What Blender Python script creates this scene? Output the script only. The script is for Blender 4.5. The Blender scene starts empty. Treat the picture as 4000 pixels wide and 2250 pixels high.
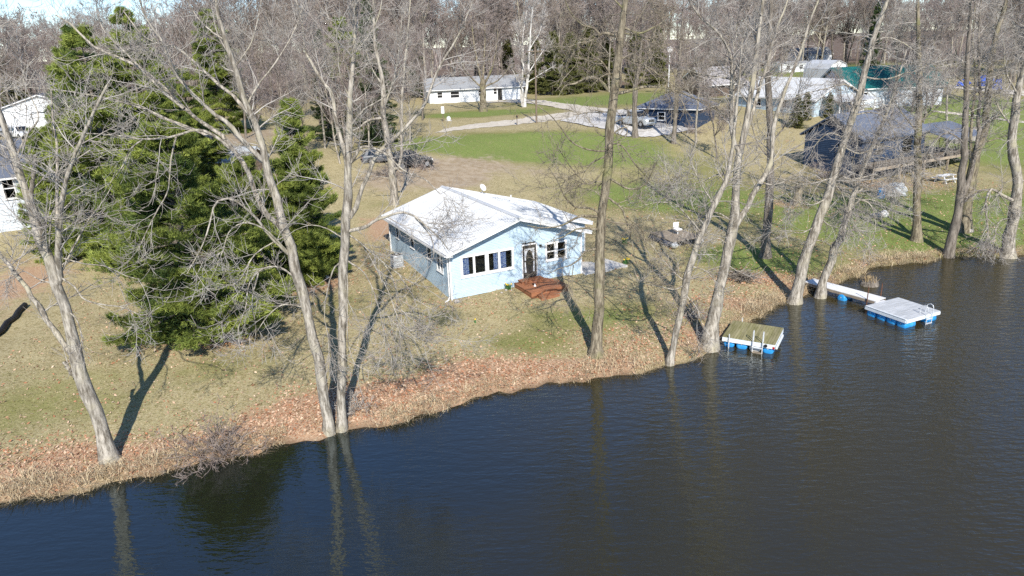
import bpy, math, random
import numpy as np
from mathutils import Vector, Matrix
rng = np.random.default_rng(7); random.seed(7)
scene = bpy.context.scene
# ------------------------------------------------------------------ camera
FPX, CAMH, PITCH, ROLL = 2773.0, 16.0, math.radians(19.0), math.radians(2.0)
_f = np.array([0, math.cos(PITCH), -math.sin(PITCH)]); _r0 = np.array([1.0, 0, 0]); _u0 = np.cross(_r0, _f)
_R = _r0*math.cos(ROLL) - _u0*math.sin(ROLL); _U = np.cross(_R, _f); CAM = np.array([0, 0, CAMH])
cd = bpy.data.cameras.new('camera'); cam = bpy.data.objects.new('camera', cd); scene.collection.objects.link(cam)
cd.sensor_width = 36; cd.lens = 36*FPX/4000; cd.clip_start = 0.5; cd.clip_end = 6000
M = Matrix(((_R[0], _U[0], -_f[0], 0), (_R[1], _U[1], -_f[1], 0), (_R[2], _U[2], -_f[2], CAMH), (0, 0, 0, 1)))
cam.matrix_world = M; scene.camera = cam
# ------------------------------------------------------------------ sky and sun
SUN_EL, SUN_AZ = math.radians(36), math.atan2(0.14, -0.99)
w = bpy.data.worlds.new('World'); scene.world = w; w.use_nodes = True
nt = w.node_tree; bg = nt.nodes['Background']
sk = nt.nodes.new('ShaderNodeTexSky'); sk.sky_type = 'NISHITA'; sk.sun_disc = False
sk.sun_elevation = SUN_EL; sk.sun_rotation = SUN_AZ; sk.air_density = 0.85; sk.dust_density = 0.0; sk.ozone_density = 5.0
nt.links.new(sk.outputs[0], bg.inputs[0]); bg.inputs[1].default_value = 0.14
sl = bpy.data.lights.new('sun', 'SUN'); sl.energy = 5.0; sl.angle = math.radians(0.53); sl.color = (1.0, 0.935, 0.83)
so = bpy.data.objects.new('sun', sl); scene.collection.objects.link(so)
sd = Vector((math.sin(SUN_AZ)*math.cos(SUN_EL), math.cos(SUN_AZ)*math.cos(SUN_EL), math.sin(SUN_EL)))
so.rotation_euler = (-sd).to_track_quat('-Z', 'Y').to_euler(); so.location = (10, -40, 60)
vs = scene.view_settings; vs.view_transform = 'Standard'; vs.look = 'None'; vs.exposure = 0.42; vs.gamma = 1.0
scene.cycles.use_denoising = False; scene.cycles.max_bounces = 6; scene.cycles.diffuse_bounces = 2; scene.cycles.glossy_bounces = 3
scene.cycles.transmission_bounces = 4; scene.cycles.transparent_max_bounces = 6
# ------------------------------------------------------------------ pixel helpers (photo pixels 4000 x 2250)
def ray(x, y):
    d = _f*FPX + _R*(x-2000) + _U*(1125-y); return d/np.linalg.norm(d)
def gnd(x, y, z=0.0):
    d = ray(x, y); return CAM + d*((z-CAMH)/d[2])
def at_y(x, y, Y):
    d = ray(x, y); return CAM + d*(Y/d[1])
SH = [(-700,2110),(0,1965),(200,1935),(350,1915),(560,1860),(700,1830),(870,1790),(1040,1760),(1250,1705),(1330,1690),(1450,1670),(1600,1640),(1740,1600),(1760,1580),(1900,1545),(2050,1520),(2150,1497),(2260,1492),(2400,1470),(2540,1450),(2610,1430),(2680,1415),(2780,1375),(2850,1310),(2930,1260),(2980,1215),(3080,1180),(3170,1140),(3200,1130),(3260,1115),(3330,1085),(3400,1050),(3460,1035),(3600,1025),(3700,1005),(3850,1000),(3950,1003),(4100,985),(4400,950),(4900,900)]
SP = np.array([gnd(x, y)[:2] for x, y in SH])
_a = SP[0]-SP[1]; _b = SP[-1]-SP[-2]
SQ = np.vstack([SP[0]+_a/np.linalg.norm(_a)*2500, SP, SP[-1]+_b/np.linalg.norm(_b)*2500])
def sdist(P):
    P = np.atleast_2d(np.asarray(P, float))[:, :2]; best = np.full(len(P), 1e9)
    yy = np.interp(P[:, 0], SQ[:, 0], SQ[:, 1])
    for a, b in zip(SQ[:-1], SQ[1:]):
        t = np.clip(((P-a)@(b-a))/((b-a)@(b-a)), 0, 1); q = a+t[:, None]*(b-a)
        best = np.minimum(best, np.hypot(*(P-q).T))
    d = np.where(P[:, 1] > yy, best, -best)
    x, y = P.T
    wob = 0.16*np.sin(x*2.1+1)+0.12*np.sin(x*4.7+y*1.3)+0.08*np.sin(x*9.3-y*3)+0.05*np.sin(x*17+y*7)
    return d + wob*np.exp(-np.abs(d)/3)
PR = np.array([(-60,-4),(-8,-1.6),(-1,-.45),(0,-.03),(.3,.22),(2,.42),(10,1.1),(24,1.7),(35,2.9),(50,5.0),(65,5.6),(150,6),(2500,8)])
def tz(P):
    P = np.atleast_2d(np.asarray(P, float)); d = sdist(P); x, y = P[:, 0], P[:, 1]
    z = np.interp(d, PR[:, 0], PR[:, 1])
    n = 0.05*np.sin(x*.9+2)*np.sin(y*.8)+0.03*np.sin(x*2.3+y*1.7)+0.012*np.sin(x*5.1-y*4.3)
    return z + n*np.clip(d/2, 0, 1)
def tz1(x, y): return float(tz([(x, y)])[0])
def hit(x, y):
    d = ray(x, y); t = np.concatenate([np.arange(15, 130, .25), np.arange(130, 900, 2.)])
    P = CAM+d*t[:, None]; b = P[:, 2]-tz(P[:, :2]); i = int(np.argmax(b < 0))
    if b[i] >= 0: return CAM+d*600
    f = b[i-1]/(b[i-1]-b[i]); q = P[i-1]+(P[i]-P[i-1])*f; q[2] = tz1(q[0], q[1]); return q
def mpp(P): return float(np.linalg.norm(np.asarray(P)-CAM))/FPX
# ------------------------------------------------------------------ materials
def base_mat(name, rough=0.8, spec=0.3):
    m = bpy.data.materials.new(name); m.use_nodes = True
    b = m.node_tree.nodes['Principled BSDF']; b.inputs['Roughness'].default_value = rough
    b.inputs['Specular IOR Level'].default_value = spec
    return m, m.node_tree, b
def N(t, k, **kw):
    n = t.nodes.new(k)
    for a, v in kw.items(): setattr(n, a, v)
    return n
def rgba(c): return (c[0], c[1], c[2], 1)
def mixc(t, fac, a, b):
    n = t.nodes.new('ShaderNodeMix'); n.data_type = 'RGBA'
    for sock, v in ((n.inputs[0], fac), (n.inputs[6], a), (n.inputs[7], b)):
        if hasattr(v, 'links') or hasattr(v, 'is_linked'): t.links.new(v, sock)
        else: sock.default_value = rgba(v) if isinstance(v, tuple) else v
    return n.outputs[2]
def math_(t, op, a, b=None, clamp=False, c=None):
    n = t.nodes.new('ShaderNodeMath'); n.operation = op; n.use_clamp = clamp
    if c is not None: n.inputs[2].default_value = c
    for s, v in ((n.inputs[0], a), (n.inputs[1], b)):
        if v is None: continue
        if hasattr(v, 'is_linked'): t.links.new(v, s)
        else: s.default_value = v
    return n.outputs[0]
def noise(t, co, scale, detail=4, rough=0.55, stretch=None):
    if stretch:
        mp = N(t, 'ShaderNodeMapping'); mp.inputs['Scale'].default_value = stretch; t.links.new(co, mp.inputs[0]); co = mp.outputs[0]
    n = N(t, 'ShaderNodeTexNoise'); n.inputs['Scale'].default_value = scale; n.inputs['Detail'].default_value = detail
    n.inputs['Roughness'].default_value = rough; t.links.new(co, n.inputs['Vector']); return n.outputs['Fac']
def step_(t, v, lo, hi):
    n = N(t, 'ShaderNodeMapRange'); n.interpolation_type = 'SMOOTHSTEP'; t.links.new(v, n.inputs[0])
    n.inputs[1].default_value = lo; n.inputs[2].default_value = hi; return n.outputs[0]
def mat(name, a, b=None, scale=6.0, rough=0.8, bump=0.0, stretch=None, detail=4, spec=0.3, metal=0.0, lo=.35, hi=.65, per_obj=0.0):
    m, t, p = base_mat(name, rough, spec); p.inputs['Metallic'].default_value = metal
    if b is None: b = tuple(x*0.8 for x in a)
    co = N(t, 'ShaderNodeTexCoord').outputs['Object']
    n = noise(t, co, scale, detail, stretch=stretch)
    col = mixc(t, step_(t, n, lo, hi), a, b)
    if per_obj:
        oi = N(t, 'ShaderNodeObjectInfo'); hs = N(t, 'ShaderNodeHueSaturation'); t.links.new(col, hs.inputs['Color'])
        v = math_(t, 'MULTIPLY_ADD', oi.outputs['Random'], per_obj); t.nodes[-1].inputs[2].default_value = 1-per_obj/2
        t.links.new(v, hs.inputs['Value']); col = hs.outputs[0]
    t.links.new(col, p.inputs['Base Color'])
    if bump:
        bn = N(t, 'ShaderNodeBump'); bn.inputs['Strength'].default_value = bump; bn.inputs['Distance'].default_value = 0.05
        t.links.new(n, bn.inputs['Height']); t.links.new(bn.outputs[0], p.inputs['Normal'])
    return m
def glass_mat(name, tint=(.03, .035, .045)):
    m, t, p = base_mat(name, 0.04, 0.5)
    tr = N(t, 'ShaderNodeBsdfTransparent'); tr.inputs[0].default_value = (.75, .78, .8, 1)
    gl = N(t, 'ShaderNodeBsdfGlossy'); gl.inputs['Roughness'].default_value = 0.03
    fr = N(t, 'ShaderNodeFresnel'); fr.inputs[0].default_value = 1.85; p.inputs['Specular Tint'].default_value = (.66, .86, 1.0, 1)
    mx = N(t, 'ShaderNodeMixShader'); ge_ = N(t, 'ShaderNodeNewGeometry'); t.links.new(math_(t, 'MULTIPLY', fr.outputs[0], math_(t, 'SUBTRACT', 1.0, ge_.outputs['Backfacing'])), mx.inputs[0]); t.links.new(tr.outputs[0], mx.inputs[1]); t.links.new(gl.outputs[0], mx.inputs[2])
    t.links.new(mx.outputs[0], t.nodes['Material Output'].inputs[0]); return m
MT = {}
def bark(name, a, b, moss=None, sc=5):
    m, t, p = base_mat(name, 0.9, 0.15); co = N(t, 'ShaderNodeTexCoord').outputs['Object']
    n = noise(t, co, sc, 7, .7, (1, 1, .2)); n2 = noise(t, co, .9, 5); n5 = noise(t, co, 2.2, 4)
    col = mixc(t, step_(t, n, .38, .62), a, b); col = mixc(t, step_(t, n5, .52, .72), col, tuple(.55*x for x in b))
    if moss: col = mixc(t, step_(t, n2, .5, .75), col, moss)
    t.links.new(col, p.inputs['Base Color'])
    bn = N(t, 'ShaderNodeBump'); bn.inputs['Strength'].default_value = .8; bn.inputs['Distance'].default_value = .06
    t.links.new(n, bn.inputs['Height']); t.links.new(bn.outputs[0], p.inputs['Normal']); MT[name] = m
bark('bark_pale', (.13, .112, .088), (.45, .41, .35), (.38, .345, .25), 7)
bark('bark_brown', (.085, .07, .05), (.30, .26, .19), (.20, .195, .09), 7)
bark('bark_dark', (.10, .085, .07), (.25, .22, .185))
bark('bark_birch', (.35, .33, .30), (.78, .76, .73), None, 3)
MT['twig_grey'] = mat('twig_grey', (.43, .40, .36), (.26, .23, .205), 1.2, .85)
MT['twig_brown'] = mat('twig_brown', (.30, .26, .20), (.18, .15, .11), 1.2, .85)
MT['twig_red'] = mat('twig_red', (.35, .30, .275), (.23, .185, .17), .8, .85, per_obj=.35)
MT['twig_tan'] = mat('tan_grey_twigs', (.35, .30, .265), (.23, .19, .165), .8, .85, per_obj=.35)
MT['twig_brush'] = mat('brush_twigs', (.30, .25, .22), (.17, .13, .11), 2.0, .85)
MT['twig_birch'] = mat('twig_birch', (.55, .52, .49), (.3, .26, .24), 1.0, .85)
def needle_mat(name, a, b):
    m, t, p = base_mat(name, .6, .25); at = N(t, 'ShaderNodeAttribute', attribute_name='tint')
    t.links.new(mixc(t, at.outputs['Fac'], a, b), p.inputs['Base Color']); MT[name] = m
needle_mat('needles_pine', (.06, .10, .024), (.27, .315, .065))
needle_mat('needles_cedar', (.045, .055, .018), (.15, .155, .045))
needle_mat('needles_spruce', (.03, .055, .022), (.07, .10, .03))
MT['water'] = None
# ------------------------------------------------------------------ mesh helpers
col = scene.collection
def np_mesh(name, V, F, smooth=False, attr=None, quads=True):
    """V (n,3), F (m,k) int arrays."""
    me = bpy.data.meshes.new(name); V = np.asarray(V, np.float32); F = np.asarray(F, np.int32); k = F.shape[1]
    me.vertices.add(len(V)); me.vertices.foreach_set('co', V.ravel())
    me.loops.add(F.size); me.loops.foreach_set('vertex_index', F.ravel())
    me.polygons.add(len(F)); me.polygons.foreach_set('loop_start', np.arange(0, F.size, k, dtype=np.int32))
    me.polygons.foreach_set('loop_total', np.full(len(F), k, np.int32))
    if smooth: me.polygons.foreach_set('use_smooth', np.ones(len(F), bool))
    if attr is not None:
        for an, av in attr.items():
            a = me.attributes.new(an, 'FLOAT', 'POINT'); a.data.foreach_set('value', np.asarray(av, np.float32))
    me.update(calc_edges=True); return me
def link(name, me, parent=None, m=None, loc=None, rz=None):
    o = bpy.data.objects.new(name, me); col.objects.link(o)
    if m is not None:
        if len(me.materials) == 0: me.materials.append(m)
    if parent is not None: o.parent = parent
    if loc is not None: o.location = loc
    if rz is not None: o.rotation_euler = (0, 0, rz)
    return o
def tag(o, label=None, cat=None, group=None, kind=None):
    for k_, v in (('label', label), ('category', cat), ('group', group), ('kind', kind)):
        if v: o[k_] = v
    return o
def thing(name, label, cat, loc=(0, 0, 0), rz=0.0, group=None):
    o = bpy.data.objects.new(name, None); col.objects.link(o); o.empty_display_size = .3
    o.location = tuple(float(v) for v in loc); o.rotation_euler = (0, 0, rz); return tag(o, label, cat, group)
class MB:
    def __init__(s): s.v = []; s.f = []
    def add(s, vs, fs):
        n = len(s.v); s.v += [tuple(map(float, v)) for v in vs]; s.f += [tuple(n+i for i in f) for f in fs]; return s
    def hexa(s, p):  # 8 points: bottom 4 (ccw), top 4
        return s.add(p, [(3,2,1,0),(4,5,6,7),(0,1,5,4),(1,2,6,5),(2,3,7,6),(3,0,4,7)])
    def box(s, x0, x1, y0, y1, z0, z1):
        return s.hexa([(x0,y0,z0),(x1,y0,z0),(x1,y1,z0),(x0,y1,z0),(x0,y0,z1),(x1,y0,z1),(x1,y1,z1),(x0,y1,z1)])
    def prism(s, poly, a, b):  # poly list of 3-D points, extruded by vector from a to b
        n = len(poly); A = [tuple(np.add(p, a)) for p in poly]; B = [tuple(np.add(p, b)) for p in poly]
        return s.add(A+B, [tuple(range(n))[::-1], tuple(range(n, 2*n))]+[(i, (i+1) % n, n+(i+1) % n, n+i) for i in range(n)])
    def tube(s, pts, rad, k=8, cap=True):
        pts = [Vector(p) for p in pts]; n = len(pts); rad = rad if hasattr(rad, '__len__') else [rad]*n
        vs = []; x = None
        for i in range(n):
            d = (pts[min(i+1, n-1)]-pts[max(i-1, 0)]).normalized()
            if x is None: x = d.orthogonal().normalized()
            else: x = (x-d*x.dot(d)).normalized()
            y = d.cross(x)
            vs += [pts[i]+(x*math.cos(2*math.pi*j/k)+y*math.sin(2*math.pi*j/k))*rad[i] for j in range(k)]
        fs = [(i*k+j, i*k+(j+1) % k, (i+1)*k+(j+1) % k, (i+1)*k+j) for i in range(n-1) for j in range(k)]
        if cap: fs += [tuple(range(k))[::-1], tuple(range((n-1)*k, n*k))]
        return s.add(vs, fs)
    def blob(s, c, r, seed=0, k=7, rings=5, rough=.2):
        rn = random.Random(seed); vs = []; fs = []
        for i in range(rings+1):
            th = math.pi*i/rings
            for j in range(k):
                q = 1+rn.uniform(-rough, rough); ph = 2*math.pi*j/k+i*.3
                vs.append((c[0]+r[0]*q*math.sin(th)*math.cos(ph), c[1]+r[1]*q*math.sin(th)*math.sin(ph), c[2]+r[2]*q*math.cos(th)))
        for i in range(rings):
            for j in range(k): fs.append((i*k+j, (i+1)*k+j, (i+1)*k+(j+1) % k, i*k+(j+1) % k))
        return s.add(vs, fs)
    def build(s, name, m, parent=None, smooth=False, bevel=0, loc=None, rz=None):
        me = bpy.data.meshes.new(name); me.from_pydata(s.v, [], s.f); me.update()
        if smooth:
            for p in me.polygons: p.use_smooth = True
        o = link(name, me, parent, m, loc, rz)
        if bevel:
            b = o.modifiers.new('bevel', 'BEVEL'); b.width = bevel; b.segments = 2; b.limit_method = 'ANGLE'
        return o
# ------------------------------------------------------------------ ground zones (world blobs)
def axis(lo, hi, core0, core1, step, grow=1.25):
    a = list(np.arange(core0, core1, step)); s = step; v = a[-1]
    while v < hi: s *= grow; v += s; a.append(v)
    s = step; v = a[0]
    while v > lo: s *= grow; v -= s; a.insert(0, v)
    return np.array(a)
GREEN = [(1950,440,10,5,1.0),(1800,450,6,4,.9),(2300,400,14,10,.9),(2550,370,22,14,.8),(1950,545,12,5,1.0),(2150,600,9,5,.85),(1850,590,8,4,.7),(2300,560,9,6,.9),(2600,640,9,7,.55),(2450,750,8,4,.75),(2620,800,8,4,.75),(2850,760,8,8,.5),(2880,1000,5,3,.8),(3050,1040,5,3,.6),(3350,900,9,5,.6),(3650,880,9,5,.85),(3850,800,12,7,1.0),(3950,600,14,9,.95),(3900,450,22,14,.85),(3450,820,6,5,.7),(3750,950,6,3,.5),(3400,255,48,45,.8),(3150,290,30,30,.6),(3700,400,18,14,.5),(100,1480,5,2,.22),(500,1480,4,2,.25),(300,1620,4,2,.3),(60,1620,3,2,.3),(850,1420,4,2,.35),(1650,1240,3,1.5,.4),(1450,1150,3,2,.35),(1300,1200,3,2,.4),(2150,1230,4,2,.5),(1950,1330,3,1.5,.45),(2400,1250,3,2,.5),(2600,1200,3,2,.35),(1450,800,3,2,.4),(1000,480,8,10,.5),(1600,560,5,4,.5),(2150,1350,3,1.2,.35)]
LITTER = [(1450,1590,3.5,1.6,.9),(1650,1540,3,1.4,.9),(1880,1500,3,1.3,.75),(2050,1460,3,1.2,.65),(2250,1450,2.5,1.3,.6),(1850,1420,2,1,.55),(1240,1620,1.6,1.4,1.0),(1080,1660,2,1,.7),(760,1750,3,1.2,.6),(350,1780,2.5,1.2,.55),(80,1830,3,1.5,.55),(800,1320,2.6,1.6,1.1),(1200,1110,3,2,.9),(1030,1150,2,2,.8),(30,1130,4,5,.75),(1520,890,2.5,4,.95),(2450,1350,2.2,1.6,.55),(2700,1300,2.5,1.5,.4),(2850,1180,2.5,1.6,.5),(1850,1185,2.5,.7,.5),(2900,1090,2,1.2,.7),(3090,800,2.5,2,.5),(3500,720,6,4,.6),(3330,560,6,5,.5),(2450,510,4,2.5,.5),(3100,1100,2.5,2,.4)]
DIRT = [(1700,700,5,4,.9),(1780,680,3,3,.8),(1650,640,4,5,.7),(980,530,6,9,.9),(1400,700,4,5,.5),(2400,1190,2,1.5,.25),(1930,640,6,3,.5),(2200,690,6,3,.35),(3050,700,5,4,.5),(2690,470,6,3,.6)]
def blobs(L):
    out = []
    for x, y, rx, ry, wt in L: q = hit(x, y); out.append((q[0], q[1], rx, ry, wt))
    return out
GB, LB, DB = blobs(GREEN), blobs(LITTER), blobs(DIRT)
def field(P, B):
    v = np.zeros(len(P))
    for x, y, rx, ry, wt in B:
        v += wt*np.exp(-(((P[:, 0]-x)/rx)**2+((P[:, 1]-y)/ry)**2)*.9)
    return np.clip(v, 0, 1.3)
xs = axis(-2500, 2500, -62, 66, .6); ys = axis(-300, 3000, 19, 112, .55)
GX, GY = np.meshgrid(xs, ys); P2 = np.column_stack([GX.ravel(), GY.ravel()])
GZ = tz(P2); SD = sdist(P2)
def grid_faces(nx, ny):
    i = np.arange(nx-1); j = np.arange(ny-1); I, J = np.meshgrid(i, j); a = (J*nx+I).ravel()
    return np.column_stack([a, a+1, a+1+nx, a+nx])
g_green = field(P2, GB); g_lit = field(P2, LB)+.45*np.exp(-((SD-.5)/1.0)**2)
g_dirt = field(P2, DB)
g_for = np.clip((P2[:, 1]-150+.0*P2[:, 0])/25, 0, 1)*np.where((P2[:, 0] > 30) & (P2[:, 0] < 150), np.clip((P2[:, 1]-225)/30, 0, 1), 1)
g_for = np.maximum(g_for, np.clip((-P2[:, 0]-85)/20, 0, 1)*(P2[:, 1] > 100))
gm, t, p = base_mat('lawn_earth', .95, .1)
geo = N(t, 'ShaderNodeTexCoord').outputs['Object']
att = lambda nm: N(t, 'ShaderNodeAttribute', attribute_name=nm).outputs['Fac']
n1 = noise(t, geo, .22, 5, .6); n2 = noise(t, geo, 1.3, 6, .65); n3 = noise(t, geo, 9.0, 5, .7); n4 = noise(t, geo, 26, 3, .7)
tan_c = mixc(t, step_(t, n2, .3, .7), (.255, .205, .095), (.405, .34, .185))
tan_c = mixc(t, step_(t, n3, .36, .66), tan_c, (.49, .425, .265)); n35 = noise(t, geo, 3.4, 6, .75); tan_c = mixc(t, step_(t, n35, .52, .68), tan_c, (.185, .165, .07)); tan_c = mixc(t, step_(t, n4, .52, .70), tan_c, (.14, .115, .055))
grn_o = mixc(t, step_(t, n3, .3, .7), (.15, .155, .045), (.27, .26, .10)); grn_f = mixc(t, step_(t, n3, .3, .7), (.115, .17, .038), (.225, .28, .08)); grn_c = mixc(t, step_(t, att('green'), .5, .95), grn_o, grn_f); grn_c = mixc(t, step_(t, n35, .5, .68), grn_c, (.26, .235, .11)); grn_c = mixc(t, step_(t, n4, .52, .75), grn_c, (.30, .265, .14))
lit_c = mixc(t, step_(t, n3, .3, .7), (.32, .175, .10), (.47, .335, .225)); lit_c = mixc(t, step_(t, n4, .5, .7), lit_c, (.52, .43, .31))
dir_c = mixc(t, step_(t, n2, .3, .7), (.30, .23, .15), (.42, .35, .26)); dir_c = mixc(t, step_(t, n4, .5, .8), dir_c, (.18, .12, .08))
for_c = mixc(t, step_(t, n2, .3, .7), (.12, .085, .065), (.21, .155, .115))
jit = math_(t, 'ADD', math_(t, 'MULTIPLY', n1, 1.3), math_(t, 'MULTIPLY', n2, .9)); jit = math_(t, 'SUBTRACT', jit, 1.1)
gf = step_(t, math_(t, 'ADD', math_(t, 'ADD', att('green'), .03), jit), .12, .9)
c_ = mixc(t, gf, tan_c, grn_c)
c_ = mixc(t, step_(t, math_(t, 'ADD', att('dirt'), jit), .3, .8), c_, dir_c)
c_ = mixc(t, step_(t, math_(t, 'ADD', att('litter'), jit), .3, .75), c_, lit_c)
c_ = mixc(t, att('forest'), c_, for_c)
c_ = mixc(t, att('bed'), c_, (.035, .028, .016))
t.links.new(c_, p.inputs['Base Color'])
bn = N(t, 'ShaderNodeBump'); bn.inputs['Strength'].default_value = .7; bn.inputs['Distance'].default_value = .06
t.links.new(math_(t, 'ADD', n3, math_(t, 'MULTIPLY', n4, .6)), bn.inputs['Height']); t.links.new(bn.outputs[0], p.inputs['Normal'])
me = np_mesh('ground', np.column_stack([P2, GZ]), grid_faces(len(xs), len(ys)), True,
             dict(green=g_green, litter=g_lit, dirt=g_dirt, forest=g_for, bed=np.clip((.1-SD)/.25, 0, 1)))
tag(link('ground', me, None, gm), 'dormant tan and green lawn with leaf litter sloping down to the lake', None, None, 'structure')
# ------------------------------------------------------------------ water
wm, t, p = base_mat('lake_water', .045, .5); p.inputs['IOR'].default_value = 1.85; p.inputs['Specular Tint'].default_value = (.66, .86, 1.0, 1)
co = N(t, 'ShaderNodeTexCoord').outputs['Object']

r1 = noise(t, co, 1.5, 3, .55, (.75, 2.1, 1)); r2 = noise(t, co, 5.0, 2, .5, (.7, 1.6, 1)); calm = noise(t, co, .07, 4, .6, (.6, 1.4, 1))
h = math_(t, 'ADD', math_(t, 'MULTIPLY', r1, 1.0), math_(t, 'MULTIPLY', r2, .32))
olive_refl = noise(t, co, .045, 3, .5)
sx0 = N(t, 'ShaderNodeSeparateXYZ'); t.links.new(co, sx0.inputs[0]); olive_refl = math_(t, 'ADD', math_(t, 'MULTIPLY', sx0.outputs[0], .018), olive_refl)
t.links.new(mixc(t, step_(t, olive_refl, .25, .85), (.011, .0125, .008), (.037, .030, .011)), p.inputs['Base Color'])  # olive body; tone of mirrored trees painted into it towards the right
mr_ = N(t, 'ShaderNodeMapRange'); t.links.new(olive_refl, mr_.inputs[0]); mr_.inputs[1].default_value = .3; mr_.inputs[2].default_value = .95; mr_.inputs[3].default_value = .75; mr_.inputs[4].default_value = .2; t.links.new(mr_.outputs[0], p.inputs['Specular IOR Level'])  # same factor weakens the mirrored sky towards the right
bn = N(t, 'ShaderNodeBump'); bn.inputs['Distance'].default_value = .11
sx_ = N(t, 'ShaderNodeSeparateXYZ'); t.links.new(co, sx_.inputs[0]); wind = math_(t, 'ADD', math_(t, 'MULTIPLY', sx_.outputs[0], .022), math_(t, 'MULTIPLY', calm, 1.3))
t.links.new(math_(t, 'MULTIPLY_ADD', step_(t, wind, .4, 1.25), .5, c=.15), bn.inputs['Strength']); t.links.new(h, bn.inputs['Height']); t.links.new(bn.outputs[0], p.inputs['Normal'])
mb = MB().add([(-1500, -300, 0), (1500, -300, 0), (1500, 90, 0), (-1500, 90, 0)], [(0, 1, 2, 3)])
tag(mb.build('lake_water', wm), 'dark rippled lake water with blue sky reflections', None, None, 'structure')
# ------------------------------------------------------------------ draped roads and slabs
def resample(L, n):
    L = np.asarray(L, float); s = np.r_[0, np.cumsum(np.linalg.norm(np.diff(L[:, :2], axis=0), axis=1))]
    q = np.linspace(0, s[-1], n); return np.column_stack([np.interp(q, s, L[:, k]) for k in range(L.shape[1])])
def ribbon(name, A, B, m, label, n=60, mm=10, dz=.035, wob=.12):
    A = resample([hit(*q)[:2] for q in A], n); B = resample([hit(*q)[:2] for q in B], n)
    rn = np.random.default_rng(3); A = A+rn.normal(0, wob, A.shape); B = B+rn.normal(0, wob, B.shape)
    tt = np.linspace(0, 1, mm)[None, :, None]; Q = (A[:, None]*(1-tt)+B[:, None]*tt).reshape(-1, 2)
    z = tz(Q)+dz; f = grid_faces(mm, n)
    return tag(link(name, np_mesh(name, np.column_stack([Q, z]), f[:, ::-1], True), None, m), label, None, None, 'structure')
MT['gravel'] = mat('pale_gravel', (.48, .43, .355), (.60, .55, .47), 3.0, .95, .3, detail=8)
MT['concrete'] = mat('concrete', (.46, .44, .41), (.60, .58, .55), 1.6, .9, .1, detail=8)
ribbon('gravel_road', [(1730,503),(1850,485),(2000,470),(2120,452),(2250,434),(2350,428)], [(1700,520),(1850,504),(2020,488),(2180,470),(2260,462),(2360,452)], MT['gravel'], 'pale gravel lane curving past the mailbox')
ribbon('gravel_drive', [(1880,391),(2000,387),(2090,391),(2200,405),(2300,417),(2420,432)], [(1880,402),(2000,401),(2060,403),(2150,416),(2230,432),(2330,446)], MT['gravel'], 'gravel drive running up to the far white ranch house', dz=.07)
ribbon('parking_pad', [(2260,447),(2400,432),(2470,430),(2570,470),(2640,492),(2715,505)], [(2190,474),(2290,494),(2370,510),(2440,534),(2530,538),(2670,516)], MT['concrete'], 'pale concrete parking pad under the silver pickup', dz=.11)
ribbon('far_road', [(3560,322),(3700,330),(3850,344),(4050,362)], [(3560,332),(3700,342),(3850,358),(4050,380)], MT['gravel'], 'pale gravel road at the far right edge')
ribbon('foot_path', [(3640,432),(3800,448),(4050,482)], [(3640,437),(3800,454),(4050,490)], MT['gravel'], 'narrow pale path crossing the right lawn', mm=3, wob=.05)
# ------------------------------------------------------------------ house parts
MT['siding_blue'] = mat('siding_light_blue', (.44, .555, .65), (.405, .52, .615), 2.0, .55, per_obj=.06)
MT['siding_navy'] = mat('siding_navy', (.022, .042, .085), (.03, .052, .10), 2.0, .5, per_obj=.12)
MT['siding_white'] = mat('siding_white', (.72, .74, .76), (.66, .69, .72), 2.0, .6, per_obj=.05)
MT['siding_grey'] = mat('siding_pale_grey', (.58, .63, .69), (.53, .58, .64), 2.0, .6, per_obj=.06)
MT['trim'] = mat('white_trim', (.80, .80, .80), (.74, .74, .74), 3.0, .5)
MT['roof_white'] = mat('white_metal_roof', (.58, .59, .595), (.50, .515, .53), 1.0, .38, spec=.5, per_obj=.03)
MT['roof_shingle'] = mat('blue_grey_shingle', (.10, .12, .165), (.15, .17, .22), 14, .9, .3, per_obj=.1)
MT['roof_grey'] = mat('weathered_grey_shingle', (.24, .25, .26), (.33, .34, .35), 9, .9, .3, per_obj=.08)
MT['roof_green'] = mat('green_metal_roof', (.009, .10, .10), (.014, .13, .125), 2, .5, spec=.4)
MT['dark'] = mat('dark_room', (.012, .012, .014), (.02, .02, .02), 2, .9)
MT['glass'] = glass_mat('window_glass')
MT['black'] = mat('black_metal', (.015, .015, .017), (.025, .025, .025), 5, .5)
MT['stone'] = mat('field_stone', (.32, .29, .26), (.50, .47, .44), 4, .9, .3)
MT['foundation'] = mat('block_foundation', (.36, .35, .34), (.28, .27, .26), 3, .95)
MT['curtain'] = None
m_, t_, p_ = base_mat('patterned_blue_curtain', .9, .1)
co_ = N(t_, 'ShaderNodeTexCoord').outputs['Object']; vo = N(t_, 'ShaderNodeTexVoronoi'); vo.feature = 'DISTANCE_TO_EDGE'; vo.inputs['Scale'].default_value = 9
t_.links.new(co_, vo.inputs['Vector']); t_.links.new(mixc(t_, step_(t_, vo.outputs[0], .05, .12), (.62, .68, .80), (.13, .20, .50)), p_.inputs['Base Color']); MT['curtain'] = m_
class Wall:
    """A wall surface: local frame origin o, direction d (2-D), outward normal n (2-D)."""
    def __init__(s, o, d, n): s.o = np.array(o, float); s.d = np.array(d, float); s.n = np.array(n, float)
    def p(s, t, z, out=0.0):
        q = s.o+s.d*t+s.n*out; return (q[0], q[1], z)
    def box(s, mb, t0, t1, z0, z1, o0, o1):
        P = [s.p(t0, z0, o0), s.p(t1, z0, o0), s.p(t1, z0, o1), s.p(t0, z0, o1), s.p(t0, z1, o0), s.p(t1, z1, o0), s.p(t1, z1, o1), s.p(t0, z1, o1)]
        return mb.hexa(P)
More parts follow.
